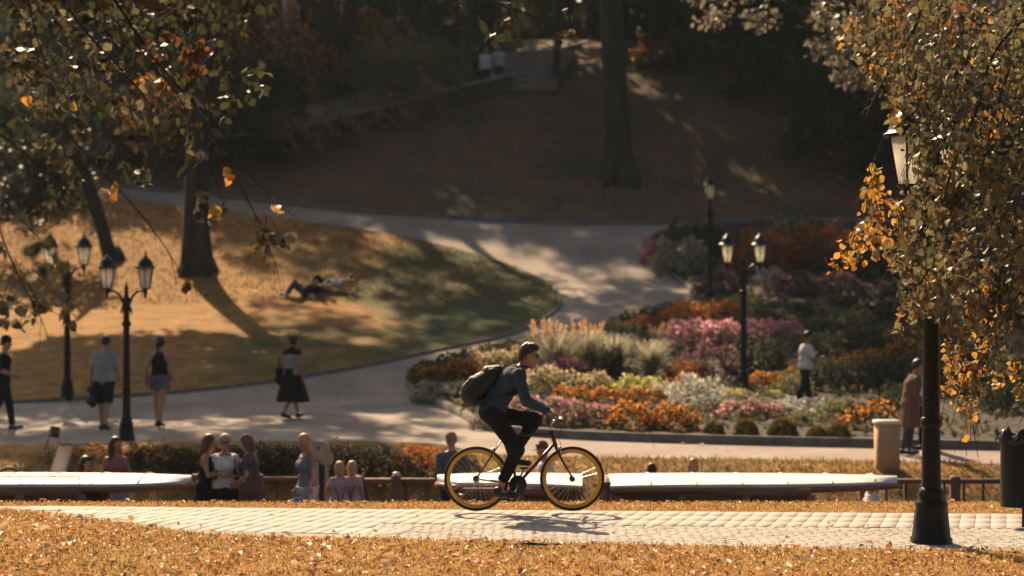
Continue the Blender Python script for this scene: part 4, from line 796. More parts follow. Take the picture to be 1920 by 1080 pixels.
# ------------------------------------------------------------------ railing of the landing
def railing(x0, x1, y, label, posts):
    r = empty('railing', (x0, y, -1.43), 0, label, 'railing'); W = x1-x0
    MB().box((W/2, 0, .98), (W, .10, .075), 0, .01).build('top_rail', WOODR, r); MB().box((W/2, 0, .12), (W, .06, .06), 0, .008).build('bottom_rail', WOODR, r)
    MB().box((W/2, 0, .52), (W, .04, .05)).build('mid_rail', WOODR, r)
    for x in posts: MB().box((x-x0, -.0, .52), (.14, .14, 1.08), 0, .015).build('post', WOODR, r)
    n = int(W/.28)
    for k in range(n):
        x = (k+.5)*W/n
        if min(abs(x0+x-p_) for p_ in posts) > .1: MB().box((x, .045, .55), (.045, .04, .8)).build('baluster', WOODR, r)
    return r
X_ = lambda px, d=32.0: (px-960)/F*d
railing(X_(1620), X_(1990), 32.6, 'brown wooden railing on the landing beyond the close lamp post', [X_(1632), X_(1806), X_(1960)])
rl = railing(X_(655), X_(900), 32.7, 'brown wooden railing on the landing between the girls and the bicycle', [X_(664), X_(738), X_(890)])
m = MB(); m.lathe([(0, 1.06), (.05, 1.065), (.06, 1.09), (.045, 1.11), (0, 1.115)], (X_(738)-X_(655), 0, 0), 10); m.build('post_cap', WHITE, rl, True)
railing(X_(345), X_(560), 33.0, 'dark wooden railing on the landing behind the three talking women', [X_(350), X_(470), X_(555)])
# ------------------------------------------------------------------ boats
ROOFM = mat('white_roof_paint', (.78, .76, .74), (.70, .67, .64), .5, 1.6, .1, 24, c3=(.6, .56, .51), scale2=2.4)
def boat(name, label, x0, y, length, roofs, heading, wins, cockpit=None, z0=-2.1, rail=None):
    """roofs: list of (start, end, half width at start, half width at end) along the hull"""
    r = empty(name, (x0, y, z0), heading, label, 'boat', 'wooden canal tour boats')
    n = 26; t = np.linspace(0, 1, n); hw = 1.02*np.minimum(1, np.minimum((t/.16)**.6, ((1-t)/.22)**.55))+.03; sh = .62+.18*(abs(t-.5)*2)**3
    V = []
    for i in range(n):
        x = t[i]*length
        V += [(x, -hw[i], sh[i]), (x, -hw[i]*.96, .3), (x, -hw[i]*.75, -.15), (x, 0, -.3), (x, hw[i]*.75, -.15), (x, hw[i]*.96, .3), (x, hw[i], sh[i]), (x, hw[i]*.8, sh[i]-.03), (x, -hw[i]*.8, sh[i]-.03)]
    f = [(i*9+k, i*9+(k+1) % 9, (i+1)*9+(k+1) % 9, (i+1)*9+k) for i in range(n-1) for k in range(9)]
    MB().add(V, f).build('hull', WOODB, r, True)
    m = MB(); m.tube([(t[i]*length, -hw[i]-.02, sh[i]-.02) for i in range(n)], .04, 6); m.tube([(t[i]*length, hw[i]+.02, sh[i]-.02) for i in range(n)], .04, 6); m.build('rubbing_strake', WOODR, r, True)
    ZR = 1.90
    for (a, b, wa, wb, ta, tb) in roofs:
        k = 30; q = np.linspace(0, 1, k); xs_ = a+(b-a)*q; w_ = wa+(wb-wa)*q
        if ta: w_ = w_*np.clip(1-(1-np.clip(q/ta, 0, 1))**2, .0, 1)**.8
        if tb: w_ = w_*np.clip(1-(1-np.clip((1-q)/tb, 0, 1))**2, .0, 1)**.8
        w_ = np.maximum(w_, .05); V, F_ = [], []; m_ = 9
        for i in range(k):
            for j in range(m_):
                yy = -1+2*j/(m_-1); V.append((xs_[i], yy*w_[i], ZR+.07*(1-yy*yy)-.02*abs(2*q[i]-1)**3))
        F_ = [(i*m_+j, (i+1)*m_+j, (i+1)*m_+j+1, i*m_+j+1) for i in range(k-1) for j in range(m_-1)]
        V2 = [(x, y_, z-.05) for x, y_, z in V]; nn_ = len(V); F_ += [tuple(nn_+c for c in f_[::-1]) for f_ in F_]
        ring = [i*m_ for i in range(k)]+[(k-1)*m_+j for j in range(1, m_)]+[i*m_+m_-1 for i in range(k-2, -1, -1)]+[j for j in range(m_-2, 0, -1)]
        F_ += [(ring[i], ring[i]+nn_, ring[(i+1) % len(ring)]+nn_, ring[(i+1) % len(ring)]) for i in range(len(ring))]
        ro = MB().add(V+V2, F_).build('roof', ROOFM, r); sharp_smooth(ro, 40)
        m = MB()
        for sgn in (-1, 1): m.tube([(xs_[i], sgn*(w_[i]-.015), ZR-.085) for i in range(k)], .05, 6)
        m.build('fascia', WOODB, r, True)
        for xx_ in np.arange(a+.55, b-.3, .62):
            i = int((xx_-a)/(b-a)*(k-1)); ww = w_[i]*.97; q_ = np.linspace(-1, 1, 9); bt = MB(); bt.tube([(xx_, y_*ww, ZR+.07*(1-y_*y_)+.004) for y_ in q_], .009, 5); bt.build('roof_batten', ROOFM, r)
        if rail and b > rail[0]:
            rb = MB(); rb.tube([(rail[0], -.82, ZR+.09), (rail[1], -.82, ZR+.09)], .012, 6)
            for xx_ in np.linspace(rail[0], rail[1], 4): rb.tube([(xx_, -.82, ZR), (xx_, -.82, ZR+.09)], .01, 5)
            rb.build('roof_rail', mat('brass', (.45, .3, .12), None, .35, 6, metal=1), r)
    # cabin sides: sill board, pillars, framed windows
    for (a, b, step) in wins:
        for sgn in (-1, 1):
            MB().box(((a+b)/2, sgn*.90, .92), (b-a, .05, .56)).build('side_board', WOODB, r)
            MB().box(((a+b)/2, sgn*.90, 1.775), (b-a, .055, .13)).build('header_board', WOODB, r)
            k = max(1, round((b-a)/step))
            for i in range(k+1): MB().box((a+(b-a)*i/k, sgn*.905, 1.45), (.11, .075, .62), 0, .008).build('pillar', WOODB, r)
            for i in range(k):
                c = a+(b-a)*(i+.5)/k; w_ = (b-a)/k-.11; fr = MB()
                for dx, dz, sx, sz in ((0, .235, w_-.01, .05), (0, -.225, w_-.01, .05), (-w_/2+.03, .005, .045, .41), (w_/2-.03, .005, .045, .41)): fr.box((c+dx, sgn*.90, 1.455+dz), (sx, .045, sz))
                wi = fr.build('window', WOODR, r); MB().box((c, sgn*.893, 1.46), (w_-.11, .012, .39)).build('pane', GLS, wi)
        MB().box(((a+b)/2, 0, .66), (b-a, 1.6, .04)).build('deck', WOODR, r)
        for xx_ in np.arange(a+.4, b-.2, .8): MB().box((xx_, 0, 1.0), (.36, 1.5, .06), 0, .01).build('bench', WOODB, r)
        MB().box((a+.03, 0, 1.3), (.05, 1.75, 1.0)).build('bulkhead', WOODB, r)
    if cockpit:
        a, b = cockpit; fr = MB()
        for sgn in (-1, 1): fr.box(((a+b)/2, sgn*.86, .9), (b-a, .06, .6)); fr.box((b-.06, sgn*.80, 1.45), (.12, .12, .95)); 
        fr.box((b-.06, 0, 1.86), (.14, 1.72, .10)); fr.box((a+.04, 0, 1.1), (.06, 1.7, .9)); fr.build('cockpit_frame', WOODB, r)
        MB().box(((a+b)/2, .2, 1.05), (.3, 1.0, .06)).build('bench', WOODB, r)
    return r
d0 = 29.7; xb = X_(806, d0)
boat('tour_boat', 'moored wooden tour boat with white two part roof behind the bicycle', xb, d0+.15, 6.95, [(.10, 2.12, .50, .98, .25, 0), (2.50, 6.50, .98, .80, 0, .5)], RAD(-1.5), [(.5, 2.05, .78), (2.6, 5.2, .87)], (2.05, 2.5))
boat('tour_boat', 'moored wooden tour boat with one long white roof at the left end of the landing', X_(-330, d0), d0+.1, 5.6, [(.2, 5.1, .98, .8, 0, .22)], 0, [(.4, 3.75, .93)], None, rail=(1.3, 3.7))
# canopy end of the left boat: turned up brown lip on two thin posts
# ------------------------------------------------------------------ landing furniture
g = Vector((X_(600, 32.9), 32.9, -1.43)); sg = empty('sign', g, 0, 'grey round topped notice board on two legs beside the woman in grey', 'sign'); GREY = mat('grey_board', (.30, .27, .245), (.25, .225, .2), .7, 4)
MB().tube([(0, -.02, 1.42), (0, .02, 1.42)], .16, 28).build('board', GREY, sg)
m = MB(); m.tube([(.10, -.017, 1.30), (.10, .017, 1.30)], .11, 24); m.build('side_disc', GREY, sg); MB().tube([(-.02, -.03, 1.47), (-.02, -.021, 1.47)], .022, 12).build('emblem', DARK, sg)
MB().box((-.09, 0, .62), (.13, .04, 1.24)).build('leg', GREY, sg); MB().box((.10, 0, .62), (.05, .04, 1.24)).build('leg', GREY, sg); MB().box((.02, .012, .62), (.06, .015, 1.2)).build('back_panel', DARK, sg)
g = Vector((X_(545, 31.7), 31.7, -1.43)); ez = empty('easel', g, 0, 'small brown wooden easel board beside the woman in grey', 'easel')
m = MB(); m.tube([(-.17, 0, 0), (0, 0, .62)], .022, 6); m.tube([(.17, 0, 0), (0, 0, .62)], .022, 6); m.tube([(0, .2, 0), (0, .02, .6)], .018, 6); m.build('frame', WOODR, ez); MB().box((0, -.02, .2), (.2, .02, .3)).build('board', mat('cream_board', (.6, .5, .4)), ez)
g = Vector((X_(687, 32.1), 32.1, -1.43)); um = empty('parasol', g, 0, 'folded navy blue parasol leaning by the girls at the railing', 'parasol'); NAVY = mat('navy_cloth', (.035, .06, .10), (.02, .035, .065), .85, 8)
MB().tube([(0, 0, 0), (-.05, 0, 1.14)], .016, 6).build('pole', WOODR, um); m = MB(); V, n = [], 16
for i, (r_, z) in enumerate([(.13, .2), (.14, .28), (.10, .55), (.06, .85), (.03, 1.02), (.012, 1.08)]):
    for k in range(n): a = k*2*pi/n; q = r_*(1+.22*(k % 2)); V.append((cos(a)*q-.05*z, sin(a)*q, z))
m.add(V, [(i*n+k, i*n+(k+1) % n, (i+1)*n+(k+1) % n, (i+1)*n+k) for i in range(5) for k in range(n)]); m.build('canopy', NAVY, um, True)
# steps down to the landing at the far side of the left boat
g = Vector((X_(10, 33.6), 33.4, -1.43)); stp = empty('landing_steps', g, 0, 'dark timber steps with a slanted side wall going down to the landing', 'stairs')
for k in range(5): MB().box((-.15, .28*k+.1, .18*k+.22), (1.35, .34, .06), 0, .01).build('step', WOODR, stp); MB().box((-.15, .28*k+.25, .18*k+.12), (1.3, .03, .16)).build('riser', DARK, stp)
m = MB(); m.add([(.56, -.25, 0), (.80, -.25, 0), (.80, 1.5, .95), (.56, 1.5, .95), (.56, -.25, .35), (.80, -.25, .35), (.80, 1.5, 1.38), (.56, 1.5, 1.38), ], [(3, 2, 1, 0), (4, 5, 6, 7), (0, 1, 5, 4), (1, 2, 6, 5), (2, 3, 7, 6), (3, 0, 4, 7)]); m.build('side_wall', mat('tan_concrete', (.15, .11, .08), (.10, .08, .06), .9, 3, .3, 30), stp)
g = ground(92, 846); fl = empty('notice', g, 0, 'small dull red notice on a pale slanting post above the landing steps', 'sign')
MB().tube([(-.09, 0, -.05), (.03, 0, .40)], .028, 8).build('post', mat('pale_post', (.55, .5, .45)), fl); m = MB(); m.box((.10, 0, .34), (.17, .025, .19), 0, .004, RAD(12)); m.build('board', mat('dull_red', (.16, .05, .045), None, .6), fl)
g = Vector((X_(2, 31.3), 31.6, -1.43)); ch = empty('chair', g, 0, 'round backed rust brown chair at the picture edge beside the landing steps', 'chair'); CHM = mat('rust_chair', (.2, .075, .045), None, .6)
m = MB(); a = np.linspace(0, pi, 14); m.tube([(-.2, .2, .45)]+[(-.2*cos(q), .22, .98+.26*sin(q)) for q in a]+[(.2, .2, .45)], .025, 7); m.build('back_frame', CHM, ch, True)
m = MB(); m.lathe([(0, .96), (.17, .97), (.19, 1.0), (0, 1.02)], n=16); bk = MB(); bk.tube([(0, .2, .94), (0, .23, .94)], .2, 20); bk.build('backrest', CHM, ch); MB().box((0, 0, .45), (.44, .44, .05), 0, .015).build('seat', CHM, ch)
for sx in (-1, 1):
    for sy in (-1, 1): MB().tube([(sx*.18, sy*.18, .44), (sx*.2, sy*.2, 0)], .018, 6).build('leg', CHM, ch)
# ------------------------------------------------------------------ fallen stick and seat by the path fork
g = ground(1012, 1030); sk = MB(); sk.tube(smooth_curve([(-.22, 0, .035), (-.1, .03, .05), (.05, 0, .04), (.22, -.02, .05)], 10), np.linspace(.016, .007, 10), 7); sk.tube([(-.06, .02, .045), (-.12, -.05, .08), (-.2, -.06, .06)], [.008, .006, .003], 5); sk.tube([(.02, .01, .045), (.06, .06, .09)], [.007, .003], 5)
tag(sk.build('fallen_stick', BARKD, None, True, g), 'dark fallen stick lying on the leafy grass below the bicycle', 'stick')

# ------------------------------------------------------------------ people: smooth solids from blended capsules, meshed on a grid
class Field:
    def __init__(s, lo, hi, h):
        s.lo = np.array(lo, float)-2.5*h; s.h = h; s.n = np.ceil((np.array(hi)-s.lo)/h).astype(int)+4; s.f = np.full(s.n, .25, np.float32)
    def _sl(s, lo, hi):
        a = np.clip(np.floor((lo-s.lo)/s.h).astype(int), 0, s.n-1); b = np.clip(np.ceil((hi-s.lo)/s.h).astype(int)+1, 1, s.n)
        if np.any(b <= a): return None, None
        ax = [s.lo[i]+s.h*np.arange(a[i], b[i]) for i in range(3)]
        return tuple(slice(a[i], b[i]) for i in range(3)), np.stack(np.meshgrid(*ax, indexing='ij'), -1).astype(np.float32)
    def _mix(s, sl, d, k):
        a = s.f[sl]
        if k > 0: q = np.maximum(k-abs(a-d), 0)/k; s.f[sl] = np.minimum(a, d)-q*q*k*.25
        else: s.f[sl] = np.minimum(a, d)
    def cap(s, a, b, ra, rb, k=.03, ys=1.0, cut0=False, cut1=False, yc=None):
        """tapered capsule; ys > 1 widens it sideways; cut0/cut1 end it flat"""
        a, b = np.array(a, np.float32), np.array(b, np.float32); R = max(ra, rb); mg = R*np.array([1, ys, 1])+k+2*s.h
        sl, P = s._sl(np.minimum(a, b)-mg, np.maximum(a, b)+mg)
        if sl is None: return s
        sc = np.array([1, 1/ys, 1], np.float32); A, B, Q = a*sc, b*sc, P*sc; ba = B-A; L2 = float(ba@ba)+1e-9; t0 = ((Q-A)@ba)/L2; t = np.clip(t0, 0, 1)
        d = np.linalg.norm(Q-A-t[..., None]*ba, axis=-1)-(ra+(rb-ra)*t)
        if cut0: d = np.maximum(d, -t0*sqrt(L2))
        if cut1: d = np.maximum(d, (t0-1)*sqrt(L2))
        s._mix(sl, d, k); return s
    def ell(s, c, r, k=.02, pitch=0.0):
        c, r = np.array(c, np.float32), np.array(r, np.float32); mg = r.max()+k+2*s.h; sl, P = s._sl(c-mg, c+mg)
        if sl is None: return s
        Q = P-c
        if pitch: ca, sa = cos(pitch), sin(pitch); Q = np.stack([Q[..., 0]*ca+Q[..., 2]*sa, Q[..., 1], -Q[..., 0]*sa+Q[..., 2]*ca], -1)
        k0 = np.linalg.norm(Q/r, axis=-1); k1 = np.linalg.norm(Q/(r*r), axis=-1)+1e-6; s._mix(sl, k0*(k0-1)/k1, k); return s
    def cone(s, top, bot, rt, rb, ys=1.2, pleat=0.0, npl=9):
        """a skirt: open elliptical cone between two heights"""
        top, bot = np.array(top, np.float32), np.array(bot, np.float32); R = max(rt, rb)*ys+.05; sl, P = s._sl(np.minimum(top, bot)-[R, R, .02], np.maximum(top, bot)+[R, R, .02])
        t = np.clip((top[2]-P[..., 2])/(top[2]-bot[2]), 0, 1); cx = top[0]+(bot[0]-top[0])*t; cy = top[1]+(bot[1]-top[1])*t; x, y = P[..., 0]-cx, (P[..., 1]-cy)/ys
        r = np.hypot(x, y); rr = rt+(rb-rt)*t**.8*1.0+pleat*t*np.sin(npl*np.arctan2(y, x)+t*1.5); d = np.maximum(np.maximum(r-rr, P[..., 2]-top[2]), bot[2]-P[..., 2]); s._mix(sl, d, .01); return s
    def cut(s, p, n):
        n = np.array(n, np.float32); n /= np.linalg.norm(n); ax = [s.lo[i]+s.h*np.arange(s.n[i]) for i in range(3)]
        d = (ax[0]-p[0])[:, None, None]*n[0]+(ax[1]-p[1])[None, :, None]*n[1]+(ax[2]-p[2])[None, None]*n[2]; s.f = np.maximum(s.f, d.astype(np.float32)); return s
    def wrinkle(s, amp):
        ax = [s.lo[i]+s.h*np.arange(s.n[i]) for i in range(3)]; x, y, z = np.meshgrid(*[a.astype(np.float32) for a in ax], indexing='ij')
        u = z+.35*x+.05*np.sin(17*y+9*z)+.04*np.sin(23*x-11*z); v = x*.8-z*.55+y*.5+.05*np.sin(13*z+8*y)
        s.f = s.f+amp*(np.sin(u*64+3*np.sin(v*21))*.55+np.sin(v*75+2*np.sin(u*17))*.45)*(.5+.5*np.sin(19*z+11*x+7*y)).astype(np.float32); return s
    def sub(s, o): s.f = np.maximum(s.f, -o.f); return s
    def mesh(s, name):
        f, h = s.f, s.h; ins = f < 0; n = np.array(f.shape); C = np.zeros(n-1, np.int8)
        cs = [(i, j, k) for i in (0, 1) for j in (0, 1) for k in (0, 1)]
        def S(A, c): return A[c[0]:n[0]-1+c[0], c[1]:n[1]-1+c[1], c[2]:n[2]-1+c[2]]
        for c in cs: C += S(ins, c)
        I = np.argwhere((C > 0) & (C < 8))
        if len(I) == 0: return npmesh(name, [(0, 0, 0), (.001, 0, 0), (0, .001, 0)], [(0, 1, 2)])
        idx = np.full(n-1, -1, np.int64); idx[tuple(I.T)] = np.arange(len(I)); acc = np.zeros((len(I), 3)); cnt = np.zeros(len(I))
        for a in cs:
            for ax in range(3):
                if a[ax] == 0:
                    b = list(a); b[ax] = 1; fa = f[tuple((I+a).T)]; fb = f[tuple((I+b).T)]; m = (fa < 0) != (fb < 0); t = fa[m]/(fa[m]-fb[m]); p = np.repeat(np.array(a, float)[None], m.sum(), 0); p[:, ax] += t; acc[m] += p; cnt[m] += 1
        V = s.lo+h*(I+acc/cnt[:, None]); Q = []
        for ax in range(3):
            u, v = [(1, 2), (2, 0), (0, 1)][ax]; a = np.delete(np.arange(3), [])
            sh = [slice(1, n[i]-1) for i in range(3)]; sh[ax] = slice(0, n[ax]-1); s2 = list(sh); s2[ax] = slice(1, n[ax]); A, B = ins[tuple(sh)], ins[tuple(s2)]
            E = np.argwhere(A != B)
            if len(E) == 0: continue
            off = np.ones(3, int); off[ax] = 0; G = E+off; fl = A[tuple(E.T)]
            def at_(du, dv): H = G.copy(); H[:, u] -= du; H[:, v] -= dv; return idx[tuple(H.T)]
            q = np.stack([at_(1, 1), at_(0, 1), at_(0, 0), at_(1, 0)], 1); q[~fl] = q[~fl][:, ::-1]; Q.append(q)
        Q = np.concatenate(Q); Q = Q[(Q >= 0).all(1)]; return npmesh(name, V, Q, True)
v3 = lambda *a: np.array(a, float)
def rot(v, a):                                                             # turn in the forward-up plane, positive leans forward
    return v3(v[0]*cos(a)+v[2]*sin(a), v[1], -v[0]*sin(a)+v[2]*cos(a))
def ik(s, wr, l1, l2, hint):
    d = wr-s; D = np.linalg.norm(d)
    if D > (l1+l2)*.995: wr = s+d/D*(l1+l2)*.995; d = wr-s; D = np.linalg.norm(d)
    u = d/D; a = (l1*l1-l2*l2+D*D)/(2*D); hgt = sqrt(max(l1*l1-a*a, 0)); h_ = np.array(hint, float); h_ -= u*(h_@u); h_ /= np.linalg.norm(h_)+1e-9; return s+u*a+h_*hgt, wr
def skeleton(lean=0, legL=(4, 4), legR=(-4, 4), armL=None, armR=None, head=(0, 0), fem=False, spread=.0, sit=None, slump=0):
    """joints of a 1.75 m figure facing +x, left side +y"""
    J = {}; hipw, shw = (.088, .158) if fem else (.085, .185); J['fem'] = fem; P = v3(0, 0, 0)
    for sd, sg, (hf, kf) in (('L', 1, legL), ('R', -1, legR)):
        hip = v3(0, sg*hipw, -.03); a = RAD(hf); kn = hip+.43*v3(sin(a), sg*spread*.5, -cos(a)); b = a-RAD(kf); an = kn+.42*v3(sin(b), sg*spread*.3, -cos(b)); J['hip'+sd], J['kn'+sd], J['an'+sd] = hip, kn, an
        fa = b*.55+RAD(4); J['toe'+sd] = an+v3(.17*cos(fa), sg*.025, .17*sin(fa)-.055)
    l = RAD(lean); J['pel'] = P; J['wst'] = P+rot(v3(0, 0, .17), l*.6); J['chs'] = P+rot(v3(0, 0, .36), l*.9); J['nck'] = J['chs']+rot(v3(0, 0, .17), l+RAD(slump)); J['up'] = rot(v3(0, 0, 1), l)
    hy, hp = head; hd = rot(v3(0, 0, 1), l*.45+RAD(hp)*.5); J['hed'] = J['nck']+hd*.165+v3(.015, 0, 0); J['hy'], J['hp'] = RAD(hy), RAD(hp)+l*.15
    for sd, sg, am in (('L', 1, armL), ('R', -1, armR)):
        sh = J['nck']+rot(v3(0, sg*shw, -.075), l); J['sh'+sd] = sh; am = am or dict(w=(.03, .07, -.53)); w_ = am['w']; wr = sh+v3(w_[0], sg*w_[1], w_[2]); J['el'+sd], J['wr'+sd] = ik(sh, wr, .29, .255, am.get('h', (-1, sg*.35, -.3)) if 'h' not in am else (am['h'][0], sg*am['h'][1], am['h'][2]))
    z = min(J['anL'][2], J['anR'][2])-.088
    if sit is None: J['z0'] = -z
    else: J['z0'] = sit
    for k in J:
        if isinstance(J[k], np.ndarray) and k != 'up': J[k] = J[k]+v3(0, 0, J['z0'])
    return J
def torso(F_, J, o=0.0, k=.05, up=True):
    fem = J['fem']; w_ = .9 if fem else 1.0
    F_.cap(J['hipL']+v3(0, .01, .03), J['hipR']+v3(0, -.01, .03), (.108 if fem else .102)+o, (.108 if fem else .102)+o, k)
    F_.cap(J['pel'], J['wst'], (.110 if fem else .112)+o, (.088 if fem else .102)+o, k, 1.32)
    F_.cap(J['wst'], J['chs'], (.088 if fem else .102)+o, .112*w_+o, k, 1.4)
    if up:
        F_.cap(J['chs'], J['nck']-J['up']*.09, .112*w_+o, .080*w_+o, k, 1.55); F_.cap(J['nck']-J['up']*.035+v3(0, .05, 0), J['shL']-v3(0, .03, .01), .046+o*.7, .042+o*.5, .05); F_.cap(J['nck']-J['up']*.035-v3(0, .05, 0), J['shR']+v3(0, .03, -.01), .046+o*.7, .042+o*.5, .05)
        if fem:
            fw = rot(v3(.085, 0, -.03), atan2(J['up'][0], J['up'][2]))
            for sg in (-1, 1): F_.ell(J['chs']+fw+v3(0, sg*.07, 0), (.062+o, .066+o, .066+o), .04)
def hand(F_, w_, e, curl=.5, sg=1):
    d = (w_-e)/np.linalg.norm(w_-e); side = np.cross(d, v3(0, 1, 0)); side /= np.linalg.norm(side)+1e-9; nrm = v3(0, -sg, 0)-d*(v3(0, -sg, 0)@d); nrm /= np.linalg.norm(nrm)+1e-9; side = np.cross(nrm, d)
    F_.cap(w_, w_+d*.05, .025, .028, .02); F_.cap(w_+d*.05+side*.022, w_+d*.075+side*.026, .018, .016, .015); F_.cap(w_+d*.05-side*.022, w_+d*.075-side*.026, .018, .015, .015)
    for i, q in enumerate((-.031, -.0105, .0105, .031)):
        b = w_+d*.078+side*q; L_ = (.062, .074, .078, .066)[i]; d2 = d*cos(curl*.8)+nrm*sin(curl*.8); d3 = d*cos(curl*1.9)+nrm*sin(curl*1.9); m_ = b+d2*L_*.5; F_.cap(b-d*.012, m_, .0098, .009, .006); F_.cap(m_, m_+d3*L_*.5, .009, .0075, .004)
    tb = w_+d*.025+side*.026; td = d*.6+side*.6+nrm*.5; td /= np.linalg.norm(td); F_.cap(tb, tb+td*.04, .0125, .0105, .012); F_.cap(tb+td*.04, tb+td*.04+(td*.5+d*.7)*.028, .0105, .0085, .004)
def grip(F_, c, sg):
    """fingers closed round a bar running sideways through c"""
    for i in range(4):
        y = sg*(-.032+.0215*i); r = (.030, .031, .030, .028)[i]; P = [c+v3(cos(a)*r, y, sin(a)*r) for a in (RAD(125), RAD(70), RAD(10), RAD(-60), RAD(-120))]
        for a, b in zip(P[:-1], P[1:]): F_.cap(a, b, .0098, .009, .003)
    th = [c+v3(-.028, -sg*.04, .012), c+v3(-.012, -sg*.052, -.026), c+v3(.016, -sg*.05, -.030)]
    F_.cap(th[0], th[1], .0125, .011, .008); F_.cap(th[1], th[2], .011, .009, .004); F_.cap(c+v3(-.02, sg*.028, .034), c+v3(-.02, -sg*.032, .034), .017, .019, .012)
SKIN = mat('skin', (.42, .235, .155), (.36, .19, .12), .5, 9, spec=.35); SKIN2 = mat('skin_tanned', (.33, .17, .105), (.27, .135, .085), .5, 9, spec=.35)
def cloth(name, c, rough=.85): return mat(name, c, tuple(q*.72 for q in c), rough, 9, .35, 22, spec=.2)
HAIRS = {'brown': mat('brown_hair', (.026, .015, .010), (.012, .008, .006), .45, 30, .4, 60, stretch=(1, 1, .2)), 'dark': mat('dark_hair', (.016, .012, .010), None, .4, 30, .4, 60), 'red': mat('auburn_hair', (.13, .04, .02), (.07, .02, .012), .5, 25, .4, 50, stretch=(1, 1, .25)), 'blond': mat('blond_hair', (.50, .33, .17), (.34, .2, .09), .5, 25, .4, 50, stretch=(1, 1, .25)), 'grey': mat('grey_hair', (.40, .34, .29), (.26, .22, .19), .6, 25, .3, 50)}
SHOE = mat('dark_shoe', (.02, .022, .026), None, .5, 10); LENS = mat('sunglass_lens', (.01, .01, .012), None, .12, 5)
EYE = mat('eye_white', (.7, .68, .64), None, .2, 5); IRIS = mat('iris', (.03, .02, .014), None, .2, 5)
def person(label, loc, face, H, J, top=None, bottom=None, shoes=SHOE, hair=('brown', 'short'), skin=SKIN, glasses=False, vox=.0115, hands=(True, True), grips=None, hat=None, body_cut=None, group=None):
    """face: heading in degrees, 0 towards the photo's right side, 90 away from the camera"""
    k = H/1.75; r = empty('person', loc, RAD(face), label, 'person', group); pts = np.array([J[q] for q in J if isinstance(J[q], np.ndarray) and q != 'up']); lo, hi = pts.min(0)-.22, pts.max(0)+.22; lo[2] = max(lo[2], pts[:, 2].min()-.13)
    def fin(F_, name, m_, par=r): o = put(name, F_.mesh(name), m_, par); o.scale = (k,)*3; return o
    Fd = Field(lo, hi, vox); torso(Fd, J)
    for sd, sg in (('L', 1), ('R', -1)):
        hp, kn, an, toe = J['hip'+sd], J['kn'+sd], J['an'+sd], J['toe'+sd]; Fd.cap(hp, kn, .086, .054, .04); Fd.cap(kn, an, .052, .036, .02); c = kn*.68+an*.32; c = c-v3(.022, 0, 0)*(1 if abs(an[0]-kn[0]) < .3 else .3); Fd.cap(kn*.85+an*.15-v3(.01, 0, 0), c*.6+an*.4, .05, .035, .03)
        Fd.cap(an-v3(.03, 0, .045), toe, .038, .026, .03, 1.25)
        sh, el, wr = J['sh'+sd], J['el'+sd], J['wr'+sd]; Fd.cap(sh, el, .050 if not J['fem'] else .043, .038 if not J['fem'] else .034, .03); Fd.cap(el, wr, .039 if not J['fem'] else .034, .026, .015)
        if grips: grip(Fd, grips[sd], sg); Fd.cap(wr, grips[sd]+v3(-.022, 0, .03), .026, .024, .012)
        else: hand(Fd, wr, el, .55, sg)
    hc, ca, sa = J['hed'], cos(J['hy']), sin(J['hy'])
    def hp_(x, y, z): q = rot(v3(x, 0, z), J['hp']); return hc+v3(q[0]*ca-y*sa, q[0]*sa+y*ca, q[2])
    Fd.cap(J['nck']-J['up']*.06, hp_(-.012, 0, -.05), .058, .052, .03)
    Fd.cap(hp_(-.012, 0, .035), hp_(.0, 0, .005), .086, .080, .02, .93); Fd.cap(hp_(.02, 0, -.01), hp_(.048, 0, -.082), .068, .040, .025); Fd.cap(hp_(.085, 0, .022), hp_(.108, 0, -.022), .009, .015, .012); Fd.cap(hp_(.078, .03, .035), hp_(.078, -.03, .035), .012, .012, .015)
    Fd.cap(hp_(.082, .018, -.055), hp_(.082, -.018, -.055), .010, .010, .008)
    for sg in (-1, 1): Fd.cap(hp_(-.005, sg*.078, .02), hp_(-.002, sg*.076, -.025), .017, .011, .008)
    fin(Fd, 'body', skin)
    for sg in (-1, 1):
        e = MB(); e.lathe([(0, -.013), (.009, -.009), (.0125, 0), (.009, .009), (0, .013)], tuple(hp_(.072, sg*.031, .014)), 8)
        eo = e.build('eye', EYE, r, True); eo.scale = (k,)*3; e = MB(); e.lathe([(0, -.006), (.006, 0), (0, .006)], tuple(hp_(.083, sg*.031, .014)), 8); io = e.build('iris', IRIS, eo, True)
    # hair
    kind, style = hair; Fh = Field(hc-v3(.30, .30, .62), hc+v3(.25, .25, .26), min(vox, .0105))
    if style != 'none':
        Fh.cap(hp_(-.018, 0, .045), hp_(-.02, 0, .0), .099, .096, .02, .95)
        if style in ('short', 'crop'): Fh.cut(hp_(.022, 0, .038), rot(v3(.62*ca, .62*sa, -.80), J['hp']*.5)); 
        if style == 'short':
            Fh.cap(hp_(.062, .03, .098), hp_(.058, -.03, .108), .030, .028, .02); Fh.cap(hp_(.02, .0, .115), hp_(-.03, 0, .108), .04, .04, .03); rs = random.Random(int(loc[0]*100))
            for _ in range(46):
                th, ph = rs.uniform(-2.6, 2.6), rs.uniform(.25, 1.25); a_ = (cos(th)*sin(ph)*-.088-.012, sin(th)*sin(ph)*.088, .045+cos(ph)*.092); Fh.cap(hp_(*a_), hp_(a_[0]*1.12+.012, a_[1]*1.12, a_[2]+.014), .014, .007, .008)
        if style == 'crop': pass
        if style == 'bob': Fh.cap(hp_(-.04, .06, -.02), hp_(-.03, .065, -.11), .055, .04, .03); Fh.cap(hp_(-.04, -.06, -.02), hp_(-.03, -.065, -.11), .055, .04, .03); Fh.cap(hp_(-.06, 0, 0), hp_(-.07, 0, -.12), .075, .055, .03)
